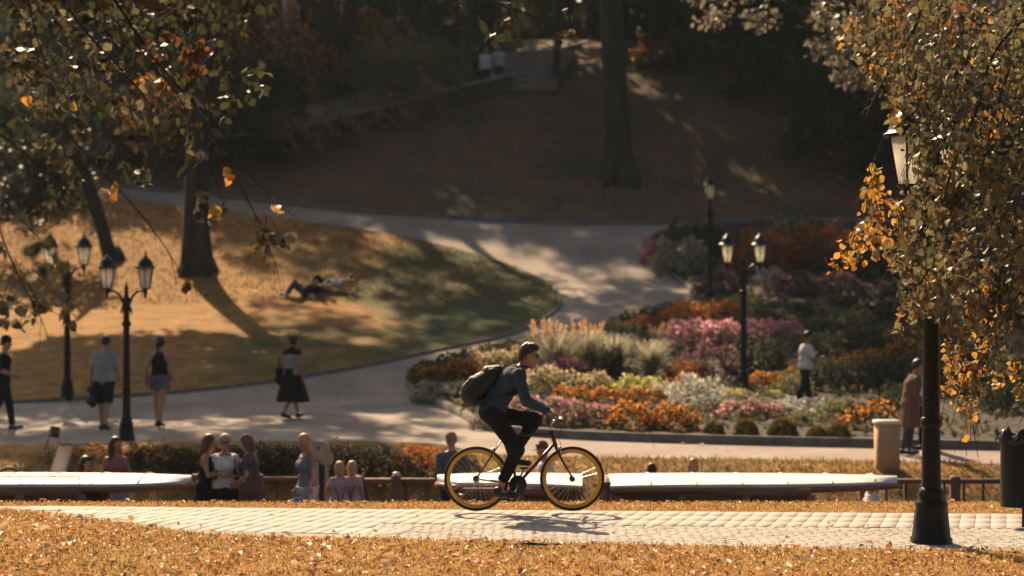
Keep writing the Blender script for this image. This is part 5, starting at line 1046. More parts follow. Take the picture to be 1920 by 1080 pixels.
        if style in ('long', 'tail'):
            if style == 'long':
                for sg in (-1, 0, 1): Fh.cap(hp_(-.05, sg*.06, 0), hp_(-.06+.04*abs(sg), sg*.085, -.34), .058, .04, .04)
            else: Fh.cap(hp_(-.085, 0, .04), hp_(-.13, .01, -.02), .035, .034, .02); Fh.cap(hp_(-.13, .01, -.02), hp_(-.12, .02, -.24), .034, .016, .02)
        if style == 'bun': Fh.ell(hp_(-.09, 0, .09), (.045, .045, .04), .015)
        if style in ('bob', 'long', 'tail', 'bun'):
            Fq = Field(hc-v3(.30, .30, .62), hc+v3(.25, .25, .26), min(vox, .0105)); Fq.cap(hp_(.085, 0, .01), hp_(.10, 0, -.12), .064, .075, .0, .95); Fh.sub(Fq)
        fin(Fh, 'hair', HAIRS[kind] if isinstance(kind, str) else kind)
    if hat is not None:
        Fa = Field(hc-v3(.25, .25, .2), hc+v3(.3, .25, .3), .010); Fa.cap(hp_(-.015, 0, .06), hp_(-.015, 0, .045), .106, .106, .02, .95); Fa.cut(hp_(0, 0, .035), rot(v3(0, 0, -1), J['hp'])); Fa.cap(hp_(.09, .04, .045), hp_(.09, -.04, .045), .012, .012, .01); Fa.cap(hp_(.15, .03, .04), hp_(.15, -.03, .04), .011, .011, .04); fin(Fa, 'cap', hat)
    if glasses:
        m = MB()
        for sg in (-1, 1):
            c = hp_(.090, sg*.033, .017 if glasses != 'head' else .11); m.lathe([(0, -.022), (.018, -.019), (.026, 0), (.018, .019), (0, .022)], tuple(c), 12, 0, .45, 1); m.tube([c+v3(0, 0, .006), hp_(-.02, sg*.086, .025 if glasses != 'head' else .10)], .004, 5)
        m.tube([hp_(.098, .02, .02), hp_(.098, -.02, .02)], .004, 5); m.build('sunglasses', LENS, r, True).scale = (k,)*3
    # clothes
    if top:
        Ft = Field(lo, hi, vox); o = top.get('o', .016); torso(Ft, J, o, .05)
        sl = top.get('sleeve', .6)
        hem = top.get('hem', -.06); Ft.cut(J['pel']+J['up']*hem, -J['up']); Ft.cut(J['nck']+J['up']*top.get('neck', -.015)+v3(-.02, 0, 0), J['up']+v3(.35, 0, 0))
        for sd in 'LR':
            sh, el, wr = J['sh'+sd], J['el'+sd], J['wr'+sd]; ra = (.053 if not J['fem'] else .046)+o*.45
            if sl <= 0: continue
            if sl <= 1: Ft.cap(sh, sh+(el-sh)*sl, ra, ra*.94, .03, cut1=True)
            else: Ft.cap(sh, el, ra, ra*.85, .03); Ft.cap(el, el+(wr-el)*(sl-1), ra*.85, ra*.66, .02, cut1=True)
        if sl <= 0:
            w_ = abs(J['shL'][1])-.045
            Ft.cut(J['shL']-v3(0, .06, 0), v3(0, .8, .35)); Ft.cut(J['shR']+v3(0, .06, 0), v3(0, -.8, .35))
        if 'skirt' in top: sk_ = top['skirt']; Ft.cone(J['wst'], J['pel']-v3(0, 0, sk_[0]), .098+o, sk_[1], 1.25, .012)
        fin(Ft.wrinkle(.0042), top.get('name', 'shirt'), top['m'])
    if bottom:
        Fb = Field(lo, hi, vox); o = bottom.get('o', .014); kind_ = bottom['kind']
        if kind_ == 'skirt': Fb.cone(J['wst']-v3(0, 0, .03), J['pel']-v3(0, 0, bottom['len']), .100+o, bottom['r'], 1.28, bottom.get('pleat', .014), bottom.get('npl', 9))
        else:
            Fb.cap(J['hipL']+v3(0, .01, .03), J['hipR']+v3(0, -.01, .03), .108+o, .108+o, .05); Fb.cap(J['pel'], J['wst'], .114+o, .096+o, .05, 1.32)
            rise = bottom.get('rise', min(.10, (top or {}).get('hem', .1)+.07)); Fb.cut(J['pel']+J['up']*rise, J['up'])
            for sd in 'LR':
                hp, kn, an = J['hip'+sd]-v3(0, 0, .0), J['kn'+sd], J['an'+sd]; ln = bottom['len']; fl = bottom.get('flare', 1.0)
                if ln <= 1: Fb.cap(hp, hp+(kn-hp)*ln, .090+o, (.090-.030*ln)*fl+o, .03, cut1=True)
                else: Fb.cap(hp, kn, .089+o, .060+o, .04); Fb.cap(kn, kn+(an-kn)*(ln-1), .062+o, .050*fl+o*.7, .02, cut1=True)
        fin(Fb.wrinkle(.004), bottom.get('name', {'skirt': 'skirt', 'shorts': 'shorts'}.get(kind_, 'trousers')), bottom['m'])
    if shoes:
        for sd in 'LR':
            an, toe = J['an'+sd], J['toe'+sd]; Fs = Field(np.minimum(an, toe)-.12, np.maximum(an, toe)+.12, .010); Fs.cap(an-v3(.04, 0, .052), toe+v3(.01, 0, -.004), .040, .032, .02, 1.2); Fs.cap(an-v3(.012, 0, .0), an-v3(.02, 0, .05), .047, .045, .02); Fs.cut(an+v3(0, 0, .012), v3(-.15, 0, 1)); fin(Fs, 'shoe', shoes)
    r['H'] = k; return r, hp_
def bagmesh(label, loc, rz, dims, m_, cat='bag', strap=None):
    r = empty('bag', loc, rz, label, cat); Fg = Field(-np.array(dims)/2-.05, np.array(dims)/2+.05, .012); d = np.array(dims)/2; e = .05
    for sz in (-1, 1): Fg.cap(v3(-d[0]+e, 0, sz*(d[2]-e)), v3(d[0]-e, 0, sz*(d[2]-e)), e+.01, e+.01, .08, max(.6, d[1]/e*.8))
    Fg.cap(v3(0, 0, -d[2]+e), v3(0, 0, d[2]-e), min(d[0], .12), min(d[0], .10), .06, max(.5, d[1]/d[0])); put('body', Fg.mesh('body'), m_, r)
    if strap: m = MB(); m.tube(smooth_curve(strap, 14), .011, 6); m.build('strap', m_, r, True)
    return r
BLK = cloth('black_cloth', (.007, .008, .009)); GRYT = cloth('grey_marl', (.32, .31, .31)); DGRY = cloth('dark_grey_cloth', (.06, .062, .07)); DENIM = cloth('denim', (.07, .095, .14)); DKDENIM = cloth('dark_denim', (.012, .017, .026)); WHT = cloth('white_cloth', (.66, .64, .63)); PALEB = cloth('pale_blue_cloth', (.38, .47, .58)); PINK = cloth('pink_cloth', (.55, .36, .37)); BROWNC = cloth('brown_coat', (.15, .085, .055)); VEST = cloth('grey_vest', (.26, .26, .27)); SHORTG = cloth('grey_denim', (.13, .135, .17)); ROSE = cloth('rose_cloth', (.26, .12, .12)); SLATE = cloth('slate_cloth', (.10, .11, .13))
FLOR = mat('dark_floral', (.035, .04, .075), (.03, .032, .055), .85, 9, .2, c3=(.2, .07, .09), scale2=16); PATT = mat('pale_pattern', (.60, .60, .63), (.50, .52, .58), .85, 9, .2, c3=(.12, .24, .34), scale2=9)
LP = 32.2
def pier(px, d=LP): return Vector((X_(px, d), d, -1.43))
# --- strollers beyond the canal
person('young man in dark printed shirt and cap walking at the picture edge', ground(6, 806), 8, 1.76, skeleton(3, (14, 6), (-12, 12), dict(w=(.22, -.10, -.36)), dict(w=(.22, -.10, -.37)), (10, 8)), dict(m=BLK, sleeve=.85, hem=-.1), dict(kind='trousers', m=DKDENIM, len=1.95), cloth('blue_shoe', (.10, .13, .17)), ('dark', 'short'), hat=BLK)
pr = [o for o in bpy.data.objects if o.name.startswith('person') and o.type == 'EMPTY'][-1]
m = MB(); m.box((.128, -.02, 1.30), (.012, .075, .09)); m.build('shirt_print', WHT, pr); m = MB(); m.box((.136, -.012, 1.305), (.006, .035, .045)); m.build('print_mark', mat('red_print', (.35, .05, .05)), pr)
person('heavy set man in grey polo shirt and dark shorts walking away', ground(196, 806), 84, 1.77, skeleton(5, (10, 6), (-10, 14), dict(w=(.02, .10, -.52)), dict(w=(.05, .10, -.53)), (0, 12)), dict(m=GRYT, sleeve=.85, hem=-.12, o=.034), dict(kind='shorts', m=DKDENIM, len=.98, o=.03), SHOE, ('dark', 'crop'), SKIN)
g = ground(174, 806); bagmesh('dark holdall hanging from the hand of the man in grey', (g.x, g.y, g.z+.66), RAD(80), (.40, .16, .34), DGRY, 'bag', [(-.12, 0, .15), (-.05, 0, .30), (.05, 0, .30), (.12, 0, .15)])
person('woman in black tank top and grey shorts walking away with a ponytail', ground(299, 800), 82, 1.72, skeleton(2, (12, 4), (-12, 16), dict(w=(.0, .12, -.5)), dict(w=(.10, .10, -.5)), (0, 4), True), dict(m=BLK, sleeve=0, hem=.0, o=.014, name='tank_top'), dict(kind='shorts', m=SHORTG, len=.42, o=.028, flare=1.35), SHOE, ('brown', 'tail'), SKIN)
person('woman in black skirt and grey vest strolling on the dappled path', ground(548, 784), 55, 1.68, skeleton(3, (22, 6), (-18, 16), dict(w=(.25, -.04, -.28)), dict(w=(.02, .08, -.5)), (-25, 5), True), dict(m=VEST, sleeve=.35, hem=-.02, name='vest'), dict(kind='skirt', m=BLK, len=.58, r=.29, pleat=.03, npl=7), SHOE, ('dark', 'bun'), SKIN2)
pr = [o for o in bpy.data.objects if o.name.startswith('person') and o.type == 'EMPTY'][-1]
Fy = Field((-.25, -.35, 1.1), (.25, .35, 1.6), .012); Fy.cap(v3(0, .17, 1.385), v3(0, -.17, 1.385), .075, .075, .03); Fy.cap(v3(0, 0, 1.38), v3(0, 0, 1.44), .10, .07, .03, 1.3); Fy.cut((0, 0, 1.33), (0, 0, -1)); o = put('shoulder_yoke', Fy.mesh('shoulder_yoke'), BLK, pr); o.scale = (.96,)*3
g = ground(526, 784); bagmesh('black shoulder bag at the side of the woman in the black skirt', (g.x-.02, g.y+.05, g.z+.86), RAD(70), (.26, .12, .26), BLK, 'bag', [(-.08, 0, .11), (-.02, 0, .45), (.08, 0, .11)])
# --- on the landing
person('auburn haired woman in black tank top facing the group', pier(385), -10, 1.68, skeleton(4, (3, 3), (-2, 4), dict(w=(.30, -.02, -.22), h=(-.5, .6, -1)), dict(w=(.30, -.08, -.22), h=(-.5, .6, -1)), (10, 10), True), dict(m=BLK, sleeve=0, hem=-.1, o=.02, name='tank_top'), dict(kind='skirt', m=BLK, len=.75, r=.22), SHOE, ('red', 'bob'))
person('woman in sunglasses and white blouse with black straps facing the canal', pier(422), -84, 1.68, skeleton(2, (2, 3), (2, 3), dict(w=(.20, -.12, -.26), h=(-.4, .8, -1)), dict(w=(.22, -.10, -.24), h=(-.4, .8, -1)), (-6, 4), True), dict(m=WHT, sleeve=.8, hem=-.02, o=.03, name='blouse'), dict(kind='skirt', m=BLK, len=.80, r=.27, pleat=.01), SHOE, ('grey', 'crop'), SKIN, glasses=True)
g = pier(422); rk = empty('rucksack', (g.x, g.y+.17, g.z+1.12), RAD(-84), 'black rucksack worn by the woman in the white blouse', 'bag')
Fg = Field((-.15, -.2, -.3), (.3, .2, .35), .012); Fg.cap(v3(0, 0, -.15), v3(.0, 0, .12), .10, .09, .03, 1.4); put('body', Fg.mesh('body'), BLK, rk)
for sg in (-1, 1): m = MB(); m.tube(smooth_curve([(.02, sg*.10, .16), (.12, sg*.12, .30), (.26, sg*.12, .22), (.30, sg*.13, .05), (.22, sg*.16, -.12)], 14), .024, 6); m.build('strap', BLK, rk, True)
person('woman in dark floral dress turned towards the group', pier(472), 168, 1.68, skeleton(6, (5, 3), (-4, 8), dict(w=(.16, .06, -.40), h=(-1, .5, -.2)), dict(w=(.27, -.02, -.27), h=(-.5, .7, -1)), (0, 14), True), dict(m=FLOR, sleeve=.7, hem=-.1, o=.03, skirt=(.50, .27), name='dress'), None, SHOE, (cloth('ash_hair', (.16, .10, .06)), 'bob'))
g = pier(468, 31.9); bagmesh('dark handbag held in front of the floral dress', (g.x+.0, g.y-.12, g.z+.92), 0, (.26, .12, .20), BROWNC, 'bag', [(-.08, 0, .09), (0, 0, .2), (.08, 0, .09)])
person('older blond woman in grey tee and pale patterned trousers', pier(577), 205, 1.69, skeleton(3, (8, 3), (-6, 8), dict(w=(.06, .06, -.52)), dict(w=(.1, .05, -.50)), (0, 14), True), dict(m=SLATE if False else cloth('grey_tee', (.20, .205, .225)), sleeve=.6, hem=-.06, o=.024), dict(kind='trousers', m=PATT, len=1.9, o=.035, flare=1.25), SHOE, ('blond', 'bob'))
g = pier(560, 31.9); bagmesh('blue cloth bag hanging at the front of the woman in grey tee', (g.x, g.y-.1, g.z+.58), RAD(20), (.28, .12, .34), cloth('blue_bag', (.14, .24, .33)), 'bag', [(-.06, 0, .15), (0, 0, .34), (.06, 0, .15)])
for px, lb_, fc, q in ((637, 'small blond girl in pink dress standing nearer the sign', 100, 0), (659, 'small blond girl in pink dress standing nearer the blue parasol', 78, 1)):
    person(lb_, pier(px, 31.8+.12*q), fc, 1.30, skeleton(3, (3, 3), (-3, 5), dict(w=(.10, .12, -.42)) if q else dict(w=(.24, .08, -.28)), dict(w=(.06, .10, -.5)), (0, 12), True), dict(m=PINK, sleeve=.5, hem=-.1, o=.022, skirt=(.46, .30), name='dress'), None, SHOE, ('blond', 'bob'))
    pr = [o for o in bpy.data.objects if o.name.startswith('person') and o.type == 'EMPTY'][-1]
    m = MB()
    for sg in (-1, 1): m.tube([(-.10, sg*.09, .98), (-.135, sg*.035, .84), (-.13, sg*.03, .72)], .011, 5)
    m.build('braces', SLATE, pr)
person('long haired girl in rose top standing behind the boat roof', pier(217, 32.6), -70, 1.62, skeleton(2, (2, 3), (0, 3), dict(w=(.24, -.08, -.30), h=(-.4, .8, -1)), dict(w=(.24, -.10, -.32), h=(-.4, .8, -1)), (28, 0), True), dict(m=ROSE, sleeve=0, hem=-.08, o=.016, name='top'), dict(kind='skirt', m=VEST, len=.45, r=.22), SHOE, ('brown', 'long'), SKIN2)
J = skeleton(4, (88, 85), (84, 88), dict(w=(.26, -.02, -.2), h=(-.4, .8, -1)), dict(w=(.28, -.10, -.24), h=(-.4, .8, -1)), (30, 4), True, sit=.62)
person('dark haired woman with sunglasses pushed up, sitting low behind the boat roof', pier(161, 32.3), -75, 1.68, J, dict(m=BLK, sleeve=.6, hem=-.08, o=.02), dict(kind='trousers', m=DKDENIM, len=1.9), SHOE, ('dark', 'bob'), SKIN, glasses='head')
g = pier(161, 32.45); bc = empty('bench', g, RAD(15), 'plain wooden bench under the seated dark haired woman', 'bench'); MB().box((0, .05, .47), (1.2, .4, .06), 0, .01).build('seat', WOODR, bc)
for sx in (-.5, .5): MB().box((sx, .05, .22), (.08, .34, .44)).build('leg', WOODR, bc)
person('bald man in dark shirt standing behind the rear wheel', pier(848, 32.35), 105, 1.70, skeleton(6, (3, 3), (-2, 4), dict(w=(.16, .0, -.40)), dict(w=(.16, .02, -.42)), (15, 14)), dict(m=SLATE, sleeve=1.85, hem=-.08, o=.026), dict(kind='trousers', m=DKDENIM, len=1.95), SHOE, (cloth('stubble', (.26, .2, .16)), 'crop'))
person('person in brown cap and white top glimpsed through the bicycle frame', pier(1027, 32.3), 190, 1.56, skeleton(6, (3, 3), (-2, 4), dict(w=(.2, .0, -.36)), None, (20, 14)), dict(m=WHT, sleeve=.6, hem=-.08, o=.024), dict(kind='trousers', m=DKDENIM, len=1.95), SHOE, ('brown', 'short'), SKIN2, hat=BROWNC)
for px, H, hr, lb_, tp in ((1222, 1.25, 'brown', 'brown haired passenger whose head just shows above the boat roof', SLATE), (1300, 1.32, 'blond', 'fair haired passenger whose head just shows above the boat roof', BROWNC)):
    person(lb_, pier(px, 32.2), 95, H, skeleton(3, (2, 3), (-2, 4)), dict(m=tp, sleeve=.6), dict(kind='trousers', m=DKDENIM, len=1.9), SHOE, (hr, 'bob'), vox=.014)
J = skeleton(8, (92, 80), (80, 95), dict(w=(.3, 0, -.25)), dict(w=(.3, -.04, -.28)), (0, 10), True, sit=.50)
person('blond child in white crouched by the pointed end of the boat', pier(1640, 32.0), 190, 1.5, J, dict(m=WHT, sleeve=.6, o=.022), dict(kind='trousers', m=DKDENIM, len=1.5), SHOE, ('blond', 'bob'), vox=.013)
g = pier(1640, 32.1); bx = empty('stool', (g.x+.02, g.y, g.z), 0, 'small wooden stool under the blond child', 'stool'); MB().box((0, 0, .33), (.36, .34, .06), 0, .01).build('seat', WOODR, bx)
for sx in (-.14, .14):
    for sy in (-.13, .13): MB().box((sx, sy, .15), (.05, .05, .30)).build('leg', WOODR, bx)
# --- among the flowers and by the close lamp
person('walker in white shirt and dark trousers with a raised forearm among the flowers', ground(1510, 766), 20, 1.60, skeleton(3, (14, 8), (-14, 12), dict(w=(.28, .04, -.18), h=(-.4, .5, -1)), dict(w=(.30, .0, -.24), h=(-.4, .5, -1)), (0, 16)), dict(m=WHT, sleeve=.9, hem=-.06, o=.026), dict(kind='trousers', m=DKDENIM, len=1.95), SHOE, ('dark', 'short'), SKIN2)
person('stooping person in brown coat beside the close lamp post', ground(1706, 852), 10, 1.62, skeleton(12, (6, 10), (-8, 8), dict(w=(.18, .0, -.42)), dict(w=(.1, .04, -.48)), (0, 14)), dict(m=BROWNC, sleeve=1.9, hem=-.1, o=.036, skirt=(.45, .19), name='coat'), dict(kind='trousers', m=DGRY, len=1.95), SHOE, ('brown', 'short'), SKIN2)
person('person in white shirt mostly hidden by the close lamp post', ground(1732, 842), 175, 1.5, skeleton(4, (6, 4), (-6, 8), dict(w=(.14, .05, -.45)), None, (0, 8)), dict(m=WHT, sleeve=.9, o=.024), dict(kind='trousers', m=BLK, len=1.95), SHOE, ('dark', 'short'), SKIN2)
# --- on the hill steps
for px, row, fc, lb_, tp, hr in ((894, 172, 95, 'dim figure in dark clothes, highest of the three on the steps', BLK, 'dark'), (911, 179, -80, 'figure in white tee coming down the hill steps', WHT, 'brown'), (936, 174, -100, 'figure in pale blue shirt coming down the hill steps', PALEB, 'brown')):
    g = ground(px, row); g.z += .14
    person(lb_, g, fc, 1.72, skeleton(2, (10, 8), (-8, 8), None, None, (0, 4)), dict(m=tp, sleeve=.6, o=.03), dict(kind='trousers', m=DKDENIM, len=1.95), SHOE, (hr, 'short'), vox=.016)
# --- resting on the lawn
def lying(label, px, row, face, tp, bt, hr, fem):
    g = ground(px, row); J = skeleton(-84, (138, 102), (124, 92), dict(w=(-.25, .2, .10), h=(0, 1, .3)), dict(w=(.30, .0, .16), h=(0, 1, 1)), (0, -20), fem, sit=.13)
    person(label, (g.x, g.y, g.z+.07), face, 1.7, J, dict(m=tp, sleeve=.6, hem=-.04, o=.02), dict(kind='trousers', m=bt, len=1.92), cloth('white_shoe', (.6, .58, .56)), (hr, 'short'), SKIN, vox=.013)
lying('person in jeans lying on the lawn with knees up, nearer to us', 572, 561, 183, BLK, DENIM, 'dark', False)
lying('person with white top lying on the lawn, head towards the fork', 614, 551, 186, WHT, BLK, 'brown', True)

# ------------------------------------------------------------------ the bicycle and its rider
BX, BY = X_(983, 22.26), 22.26; BZ = float(gz(BX, BY))+.036
FRM = mat('frame_paint', (.05, .035, .028), None, .3, 5, metal=.3); CHR = mat('chrome', (.6, .58, .55), None, .22, 5, metal=1); RUB = mat('tyre_rubber', (.014, .014, .015), None, .75, 20); YEL = mat('yellow_rim', (.62, .31, .03), (.55, .27, .025), .32, 4); BLM = mat('black_component', (.018, .018, .02), None, .4, 10)
bk = empty('bicycle', (BX, BY, BZ), 0, 'dark framed city bicycle with bright yellow deep rims ridden along the path', 'bicycle')
RH, FH, BB = v3(-.50, 0, .339), v3(.50, 0, .339), v3(-.067, 0, .285); HT, HB, SL, ST = v3(.285, 0, .835), v3(.325, 0, .69), v3(-.225, 0, .78), v3(-.275, 0, .93)
m = MB(); m.tube([HT, HB], .021, 12); m.tube([HT*.82+HB*.18, SL], .0155, 10); m.tube([HB*.85+HT*.15, BB], .0175, 10); m.tube([BB, SL], .0155, 10)
for s in (-1, 1): m.tube([BB+v3(-.02, s*.03, 0), RH+v3(0, s*.062, 0)], [.011, .008], 8); m.tube([SL+v3(0, s*.015, -.02), RH+v3(0, s*.062, .0)], [.008, .0075], 8)
m.tube([BB+v3(0, -.036, 0), BB+v3(0, .036, 0)], .022, 12); m.build('frame', FRM, bk, True)
m = MB(); m.tube([SL, ST], .0135, 10); m.build('seat_post', CHR, bk, True)
m = MB(); cr = HB+v3(.012, 0, -.035); m.tube([HB, cr], .018, 10); m.tube([cr+v3(0, -.05, 0), cr+v3(0, .05, 0)], .016, 8)
for s in (-1, 1): m.tube(smooth_curve([cr+v3(0, s*.048, 0), cr+v3(.075, s*.052, -.16), FH+v3(-.03, s*.055, .07), FH+v3(0, s*.056, 0)], 12), np.linspace(.014, .008, 12), 8)
m.build('fork', FRM, bk, True)
Fsd = Field((-.5, -.12, .88), (-.05, .12, 1.02), .008); Fsd.cap(v3(-.38, 0, .955), v3(-.27, 0, .95), .032, .022, .03, 2.3); Fsd.cap(v3(-.27, 0, .95), v3(-.13, 0, .945), .022, .018, .03, 1.1); put('saddle', Fsd.mesh('saddle'), BLM, bk)
m = MB(); stt = HT+v3(-.012, 0, .075); m.tube([HT, stt], .015, 10); m.tube([stt, stt+v3(.06, 0, .045)], .014, 10); m.build('stem', CHR, bk, True); hbc = v3(.333, 0, .955)
GC = {'L': v3(.318, .245, 1.0), 'R': v3(.318, -.245, 1.0)}
m = MB(); m.tube(smooth_curve([GC['L']+v3(0, .06, 0), GC['L']-v3(0, .06, 0), v3(.33, .10, .965), hbc, v3(.33, -.10, .965), GC['R']+v3(0, .06, 0), GC['R']-v3(0, .06, 0)], 28, 1), .0115, 8); m.build('handlebar', CHR, bk, True)
for s in 'LR': MB().tube([GC[s]-v3(0, .055, 0), GC[s]+v3(0, .055, 0)], .0155, 10).build('grip', BLM, bk, True); m = MB(); m.tube(smooth_curve([GC[s]+v3(.02, 0, -.01)+v3(0, -.05 if s == 'L' else .05, 0), GC[s]+v3(.06, 0, -.02), GC[s]+v3(.065, .05 if s == 'L' else -.05, -.03)], 8), .006, 6); m.build('brake_lever', CHR, bk, True)
for H_ in (RH, FH):
    wh = empty('wheel', tuple(H_)); wh.parent = bk; c = (0, 0, 0)
    MB().ring(c, .322, .0165, 72, 10).build('tyre', RUB, wh, True)
    m = MB(); a = np.arange(73)[:-1]*2*pi/72; V, k = [], 8; sec = [(.308, .011), (.306, .013), (.282, .012), (.268, .006), (.268, -.006), (.282, -.012), (.306, -.013), (.308, -.011)]
    for q in a: V += [(cos(q)*r_, y_, sin(q)*r_) for r_, y_ in sec]
    m.add(V, [(i*8+j, i*8+(j+1) % 8, ((i+1) % 72)*8+(j+1) % 8, ((i+1) % 72)*8+j) for i in range(72) for j in range(8)]); sharp_smooth(m.build('rim', YEL, wh))
    m = MB(); m.tube([(0, -.052, 0), (0, .052, 0)], .016, 10); m.tube([(0, -.034, 0), (0, -.028, 0)], .03, 14); m.tube([(0, .028, 0), (0, .034, 0)], .03, 14); m.build('hub', BLM, wh, True)
    m = MB()
    for i in range(28): q = i*2*pi/28; s = 1 if i % 2 else -1; q2 = q+(.5 if (i//2) % 2 else -.5); m.tube([(cos(q2)*.028, s*.03, sin(q2)*.028), (cos(q)*.27, 0, sin(q)*.27)], .0011, 4, False)
    m.build('spokes', CHR, wh, kind='stuff')
m = MB(); yy = -.05; m.ring(BB+v3(0, yy, 0), .088, .006, 40, 6, sx=.4)
for i in range(5): q = i*2*pi/5; m.tube([BB+v3(0, yy, 0), BB+v3(cos(q)*.086, yy, sin(q)*.086)], .008, 6)
m.tube([BB+v3(0, yy-.004, 0), BB+v3(0, yy+.004, 0)], .035, 16); m.tube([BB+v3(0, yy+.008, 0), BB+v3(0, yy+.012, 0)], .082, 30); m.build('chainring', BLM, bk)
m = MB(); m.tube([BB+v3(.01, yy, .09), RH+v3(0, yy, .035)], .004, 5); m.tube([BB+v3(0, yy, -.09), RH+v3(0, yy, -.035)], .004, 5); m.ring(RH+v3(0, yy, 0), .034, .005, 20, 5); m.build('chain', BLM, bk)
ca = RAD(-112); PR = BB+v3(cos(ca)*.17, -.085, sin(ca)*.17); PL_ = BB+v3(-cos(ca)*.17, .085, -sin(ca)*.17)
for e, s in ((PR, -1), (PL_, 1)):
    cr_ = MB(); cr_.tube([BB+v3(0, s*.06, 0), e-v3(0, s*.012, 0)], [.014, .011], 8); co = cr_.build('crank', CHR, bk, True); MB().box(e+v3(0, s*.045, 0), (.085, .085, .022), 0, .005).build('pedal', BLM, co)
for c, s in ((SL+v3(-.075, 0, -.135)+v3(-.02, 0, .0), 1), (HB+v3(.05, 0, -.03), 1)): m = MB(); m.box(c, (.03, .07, .035), 0, .006); m.tube([c+v3(0, -.03, 0), c+v3(0, -.03, -.06)], .008, 6); m.tube([c+v3(0, .03, 0), c+v3(0, .03, -.06)], .008, 6); m.build('brake_caliper', CHR, bk)
m = MB()
m.tube(smooth_curve([GC['R']+v3(.05, .05, -.02), v3(.42, -.1, .99), v3(.40, -.02, .88), v3(.35, -.02, .78), HB+v3(.06, -.02, .0)], 16), .0028, 5, False); m.tube(smooth_curve([GC['L']+v3(.05, -.05, -.02), v3(.43, .08, .97), v3(.36, .03, .86), HT*.8+HB*.2+v3(-.02, .02, .0), SL+v3(.04, .018, .01), SL+v3(-.07, .0, -.1)], 20), .0028, 5, False)
m.build('brake_cable', BLM, bk, True)
# rider
J = dict(fem=False); pel = v3(-.345, 0, 1.045); J['pel'] = pel; J['wst'] = v3(-.265, 0, 1.20); J['chs'] = v3(-.155, 0, 1.355); J['nck'] = v3(-.03, 0, 1.495); u_ = J['nck']-J['chs']; J['up'] = u_/np.linalg.norm(u_)
J['hed'] = v3(.05, 0, 1.612); J['hy'] = RAD(-6); J['hp'] = RAD(9)
for sd, sg in (('L', 1), ('R', -1)):
    J['sh'+sd] = v3(-.06, sg*.185, 1.43); wr_ = GC[sd]+v3(-.055, 0, .045); J['el'+sd], J['wr'+sd] = ik(J['sh'+sd], wr_, .30, .27, (-.15, sg*.45, -1)); J['hip'+sd] = pel+v3(.02, sg*.09, -.03)
    ped = PR+v3(0, -.045, .012) if sd == 'R' else PL_+v3(0, .045, .012); an = ped+v3(-.125, 0, .115 if sd == 'R' else .125); J['an'+sd] = an; J['toe'+sd] = an+v3(.165, sg*.01, -.078 if sd == 'R' else -.085); J['kn'+sd], J['an'+sd] = ik(J['hip'+sd], an, .445, .435, (1, sg*.12, .25))
JACK = cloth('teal_denim', (.030, .055, .075)); SKN = SKIN2
rd, hp_ = person('cyclist in teal denim jacket and black jeans riding past with a backpack', (BX, BY, BZ), 0, 1.75, J, dict(m=JACK, sleeve=1.88, hem=-.07, o=.021, neck=.0, name='jacket'), dict(kind='trousers', m=BLK, len=1.84, o=.016, flare=.92, rise=.08), mat('black_leather', (.014, .014, .016), None, .4, 12), ('brown', 'short'), SKN, True, .0078, grips=GC)
# folds and details of the jacket
m = MB(); m.ring(J['nck']+v3(.0, 0, .012), .066, .018, 28, 8, 'z'); m.build('collar', JACK, rd, True)
for s in 'LR': d_ = J['wr'+s]-J['el'+s]; c = J['el'+s]+d_*.86; m = MB(); m.tube([c, c+d_*.07], [.046, .045], 14); m.build('cuff', JACK, rd, True)
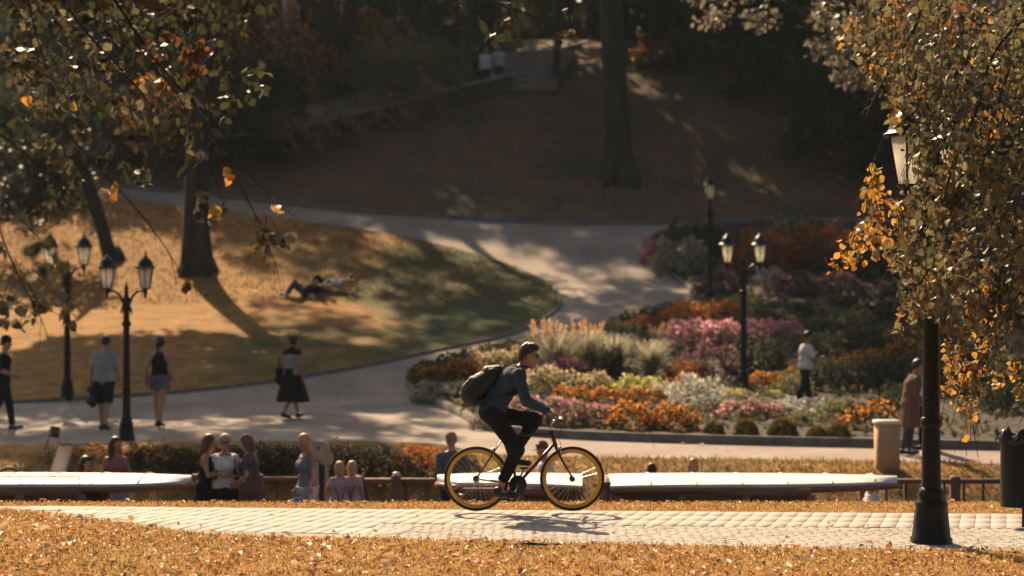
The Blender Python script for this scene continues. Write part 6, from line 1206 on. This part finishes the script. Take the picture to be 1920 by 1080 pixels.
# backpack
BP = mat('black_backpack', (.007, .006, .006), (.004, .004, .004), .6, 9, .4, 30); tn = J['up']; bk_n = v3(-tn[2], 0, tn[0]); c0 = (J['wst']*.6+J['chs']*.4)+bk_n*.195-tn*.095
bp = empty('backpack', (BX, BY, BZ), 0, 'full black backpack on the cyclist\'s back', 'backpack')
Fg = Field(c0-.45, c0+.45, .011); Fg.cap(c0-tn*.15, c0+tn*.12, .118, .105, .04, 1.2); Fg.cap(c0-tn*.14+bk_n*.035, c0-tn*.02+bk_n*.04, .108, .10, .05, 1.0); Fg.cap(c0+tn*.10-bk_n*.02, c0+tn*.21-bk_n*.04, .10, .062, .05, 1.3); put('bag', Fg.mesh('bag'), BP, bp)
Fg = Field(c0-.45, c0+.45, .011); Fg.cap(c0-tn*.15+bk_n*.095, c0-tn*.04+bk_n*.10, .062, .058, .02, 1.3); put('front_pocket', Fg.mesh('front_pocket'), BP, bp)
Fg = Field(c0-.5, c0+.5, .011); Fg.cap(c0+tn*.13+bk_n*.05, c0+tn*.225-bk_n*.015, .068, .05, .03, 1.5); put('top_flap', Fg.mesh('top_flap'), BP, bp)
for sg in (-1, 1):
    m = MB(); P = smooth_curve([c0+tn*.2-bk_n*.08+v3(0, sg*.09, 0), J['nck']-tn*.02-bk_n*.03+v3(0, sg*.115, .045), J['shL']*v3(1, 0, 1)+v3(.075, sg*.13, -.03), J['chs']+v3(.12, sg*.15, -.10), J['wst']+v3(.07, sg*.185, -.0), c0-tn*.17-bk_n*.07+v3(0, sg*.15, 0)], 26); m.tube(P, .019, 8); m.build('strap', BP, bp, True)
# buckle highlights and haul loop
m = MB(); m.tube(smooth_curve([c0+tn*.25-bk_n*.03+v3(0, .04, 0), c0+tn*.31-bk_n*.03, c0+tn*.25-bk_n*.03+v3(0, -.04, 0)], 8), .009, 6); m.build('haul_loop', BP, bp, True)

# ------------------------------------------------------------------ thin bluish volume added to lift the dark tones
hm = bpy.data.materials.new('lift_haze_air'); hm.use_nodes = True; N = hm.node_tree.nodes; N.remove(N['Principled BSDF']); pv = N.new('ShaderNodeVolumePrincipled'); pv.inputs['Density'].default_value = .00016; pv.inputs['Color'].default_value = (.70, .88, 1, 1); pv.inputs['Anisotropy'].default_value = .2
hm.node_tree.links.new(pv.outputs[0], N['Material Output'].inputs['Volume'])
MB().box((0, 200, 21), (460, 470, 52)).build('lift_haze', hm, kind='stuff')
